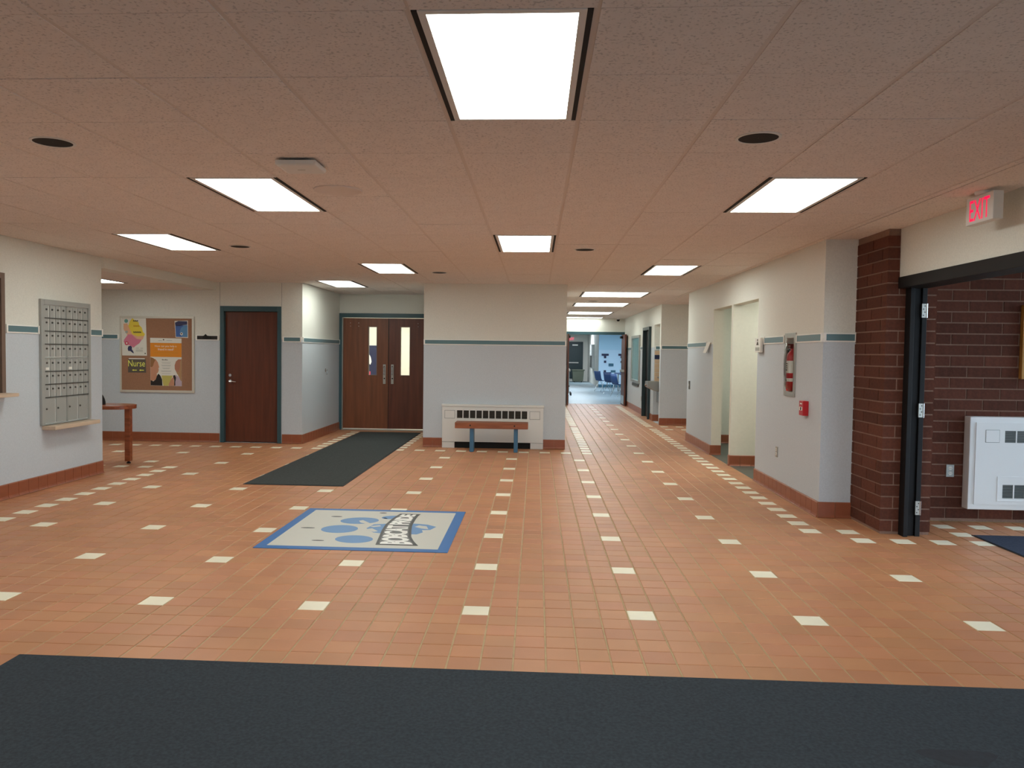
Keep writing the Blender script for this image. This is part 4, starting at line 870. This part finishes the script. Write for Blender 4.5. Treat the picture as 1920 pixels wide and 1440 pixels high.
# ------------------------------------------------------------------ corridor right side
DC = thing('display_case', 'teal glazed display case on the corridor wall', 'display case', (XR, 21.7, .77))
mb = MB()
for a, b, c, d in rects_minus(20.83, 22.55, .77, 2.03, [(20.9, 22.48, .84, 1.96)]): mb.box(XR-.04, XR, a, b, c, d)
mb.build('frame', 'aluminium', DC, bevel=.003)
B(XR-.015, XR, 20.9, 22.48, .84, 1.96).build('panel', 'glass_teal', DC); B(XR-.03, XR, 21.0, 22.3, .68, .74).build('name_strip', 'mail_dark', DC)
D4 = thing('door_4', 'dark doorway frame on the corridor right wall', 'door', (XR, 19.45, 0), kind='structure')
mb = MB(); mb.box(XR-.06, XR+.1, 18.9, 18.97, 0, 2.18); mb.box(XR-.06, XR+.1, 19.93, 20.0, 0, 2.18); mb.box(XR-.06, XR+.1, 18.97, 19.93, 2.11, 2.18); mb.build('frame', 'teal_dark', D4)
lf = B(XR+.02, XR+.065, 18.975, 19.925, .01, 2.105).build('leaf', 'black', D4)
MB().lathe([(.025, 0), (.025, -.05)], (XR+.02, 19.06, 1.0), 'x', 12).build('knob', 'chrome', lf, True)
NB = bpy.data.objects['wall_niche']
for r in range(7):
    for c in range(4):
        z = .92+r*.1; x = 2.70+c*.125
        B(x, x+.12, 18.438, 18.45, z, z+.095).build('niche_tile', 'navy' if r == 5 else 'tan_tile', NB)
FT = thing('drinking_fountain', 'stainless steel drinking fountain in the corridor niche', 'drinking fountain', (2.8, 18.0, .5))
mb = MB(); mb.prism([(2.46, .93), (3.2, .93), (3.2, .70), (2.62, .72), (2.46, .80)], 'y', 17.72, 18.22); mb.build('basin', 'steel', FT, bevel=.01)
mb = MB(); mb.box(2.72, 3.2, 17.74, 18.2, .45, .71); mb.build('cooler_box', 'steel', FT, bevel=.006)
MB().tube([(2.75, 17.95, .93), (2.75, 17.95, 1.0), (2.7, 17.95, 1.02)], .015, 8).build('spout', 'chrome', FT, True)
MB().lathe([(.03, 0), (.03, -.03)], (2.455, 17.97, .85), 'x', 12).build('push_button', 'chrome', FT, True)
# corridor end doors
D5 = thing('door_5', 'open double doors in a teal frame at the corridor end', 'double doors', (1.78, 24.6, 0), kind='structure')
mb = MB(); mb.box(.86, .91, 24.56, 24.78, 0, 2.2); mb.box(2.65, 2.70, 24.56, 24.78, 0, 2.2); mb.box(.91, 2.65, 24.56, 24.78, 2.115, 2.2); mb.build('frame', 'teal_frame', D5)
for xa, xb in ((.912, .957), (2.585, 2.63)):
    lf = B(xa, xb, 23.63, 24.55, .01, 2.11).build('leaf', 'door_wood_dark', D5)
    s = 1 if xa < 1 else -1; f0 = xb if xa < 1 else xa
    B(min(f0, f0+s*.05), max(f0, f0+s*.05), 23.68, 24.45, 1.0, 1.06).build('push_bar', 'aluminium', lf)
    B(min(f0, f0+s*.01), max(f0, f0+s*.01), 23.66, 24.4, .05, .3).build('kick_plate', 'steel', lf)
    B(min(f0, f0+s*.06), max(f0, f0+s*.06), 24.2, 24.5, 2.0, 2.07).build('closer', 'black', lf)
t = thing('security_camera', 'small black dome camera above the corridor end doors', 'camera', (2.47, 24.55, 2.54))
MB().lathe([(.05, 0), (.05, -.03)], (2.47, 24.55, HC), n=16).build('mount', 'white_plastic', t, True); MB().lathe([(.048, -.03), (.044, -.06), (.03, -.08), (.005, -.088)], (2.47, 24.55, HC), n=16).build('dome', 'black', t, True)
# ------------------------------------------------------------------ cafeteria
def on37(pxx, pyy): # block positions on the blue wall from the view through the doors
    u, v = 1050+pxx/9, 620+pyy/9
    d = CR*(u-PPX)/F_PX-CU*(v-PPY)/F_PX+CF; s = 36.98/d.y
    return d.x*s, HCAM+d.z*s
for (a, b, c, d, mm) in [(703, 388, 822, 424, 'navy'), (742, 424, 780, 464, 'navy'), (742, 505, 780, 544, 'navy'), (820, 553, 902, 602, 'block_teal'), (738, 667, 776, 703, 'navy'), (857, 667, 936, 703, 'block_teal'), (985, 390, 1085, 426, 'navy'), (1022, 426, 1062, 466, 'navy'), (1022, 510, 1060, 546, 'navy'), (1015, 670, 1055, 706, 'navy')]:
    p, q = on37(a, b), on37(c, d); B(p[0], q[0], 36.975, 37, q[1], p[1]).build('accent_block', mm, CB)
D6 = thing('door_6', 'dark exit door at the far end of the cafeteria', 'door', (2.0, 45, 0), kind='structure')
lf = B(1.35, 2.5, 44.93, 44.99, .15, 2.1).build('leaf', 'teal_dark', D6); B(1.4, 2.35, 44.88, 44.93, 1.0, 1.06).build('push_bar', 'aluminium', lf); B(2.0, 2.3, 44.85, 44.93, 1.98, 2.05).build('closer', 'aluminium', lf)
mb = MB(); mb.box(1.25, 1.35, 44.95, 45, 0, 2.2); mb.box(2.5, 2.6, 44.95, 45, 0, 2.2); mb.box(1.35, 2.5, 44.95, 45, 2.1, 2.2); mb.build('frame', 'teal_dark', D6)
t = thing('exit_sign', 'red exit sign over the far cafeteria door', 'exit sign', (1.95, 44.9, 2.25))
B(1.8, 2.1, 44.93, 45, 2.26, 2.46).build('housing', 'white_plastic', t); text_fit('EXIT', .27, .15, lambda u, v: (1.95+u, 44.92, 2.36+v)).build('lettering', 'exit_red', t)
t = thing('storage_bin', 'olive grey wheeled bin at the far end of the cafeteria', 'bin', (2.3, 43.4, 0))
MB().loft([[(1.98, 43.1, .05), (2.52, 43.1, .05), (2.52, 43.7, .05), (1.98, 43.7, .05)], [(1.94, 43.05, .62), (2.56, 43.05, .62), (2.56, 43.75, .62), (1.94, 43.75, .62)]]).build('body', 'bin_olive', t)
B(1.9, 2.6, 43.02, 43.78, .62, .68).build('lid', 'bin_olive', t, bevel=.01)
for q in ((2.05, 43.2), (2.45, 43.2), (2.05, 43.6), (2.45, 43.6)): MB().lathe([(.05, -.015), (.05, .015)], (q[0], q[1], .05), 'x', 10).build('wheel', 'black', t)
t = thing('wall_cabinet', 'white tall unit on the cream cafeteria wall', 'cabinet', (2.75, 40.5, .6))
B(2.74, 2.87, 39.8, 41.2, .8, 2.0).build('body', 'white_enamel', t); B(2.73, 2.74, 39.85, 41.15, .85, 1.45).build('panel', 'mail_dark', t)
def school_chair(x, y, rz, label):
    t = thing('school_chair', label, 'chair', (x, y, 0), 'blue cafeteria chairs'); t.rotation_euler = (0, 0, rz); WLOC[t.name] = Vector((0, 0, 0))
    # seat and back one moulded shell, facing +x
    prof = [(.22, .43), (.1, .435), (-.1, .43), (-.19, .45), (-.23, .52), (-.26, .66), (-.29, .82)]
    def shell(pr, dz): return [[(px_, yy*(.2 if i < 4 else .19), z+dz-.0+ (abs(yy)**2)*.015) for yy in (-1, -.6, 0, .6, 1)] for i, (px_, z) in enumerate(pr)]
    s = shell(prof[:4], 0); MB().loft(s, cap=False, close=False).build('seat', 'chair_blue', t, True).modifiers.new('thick', 'SOLIDIFY').thickness = .012
    s = shell(prof[3:], 0); MB().loft([[(a, b*1.0, c) for a, b, c in r] for r in s], cap=False, close=False).build('backrest', 'chair_blue', t, True).modifiers.new('thick', 'SOLIDIFY').thickness = .012
    for sy in (-1, 1):
        MB().tube([(.05, sy*.17, .425), (.16, sy*.19, .2), (.24, sy*.2, .0)], .012, 8).build('leg', 'chrome', t, True); MB().tube([(-.05, sy*.17, .425), (-.15, sy*.19, .2), (-.25, sy*.2, .0)], .012, 8).build('leg', 'chrome', t, True)
school_chair(2.72, 33.0, .6, 'blue chair nearest the cream corner, seen from its side')
school_chair(2.95, 31.3, .75, 'second blue chair beside the cafeteria table')
school_chair(3.0, 28.9, .5, 'blue chair partly hidden by the right door leaf')
t = thing('cafeteria_table', 'dark topped cafeteria table beside the blue chairs', 'table', (3.6, 32.2, 0))
B(3.26, 4.6, 31.3, 33.6, .72, .76).build('table_top', 'chair_blue', t, bevel=.01)
for q in ((3.4, 31.6), (4.45, 31.6), (3.4, 33.4), (4.45, 33.4)): MB().tube([(q[0], q[1], .72), (q[0], q[1], 0)], .025, 8).build('leg', 'chrome', t, True)
t = thing('utility_cart', 'dark utility cart partly hidden beside the left door leaf', 'cart', (1.1, 29.4, 0))
for z in (.32, .86): B(.75, 1.22, 29.1, 29.8, z, z+.05).build('shelf', 'mail_dark', t, bevel=.005)
for q in ((.78, 29.13), (1.19, 29.13), (.78, 29.77), (1.19, 29.77)):
    MB().tube([(q[0], q[1], .08), (q[0], q[1], 1.0)], .016, 8).build('post', 'aluminium', t, True); MB().lathe([(.06, -.02), (.06, .02)], (q[0]+.08, q[1], .06), 'x', 14).build('caster', 'black', t)
B(.8, 1.2, 29.2, 29.7, .37, .8).build('crate', 'black_matte', t)
o = B(.95, 1.18, 29.2, 29.45, .911, 1.1).build('paper_box', 'p_white', bevel=.006); tag(o, 'small white box standing on the utility cart', 'box')
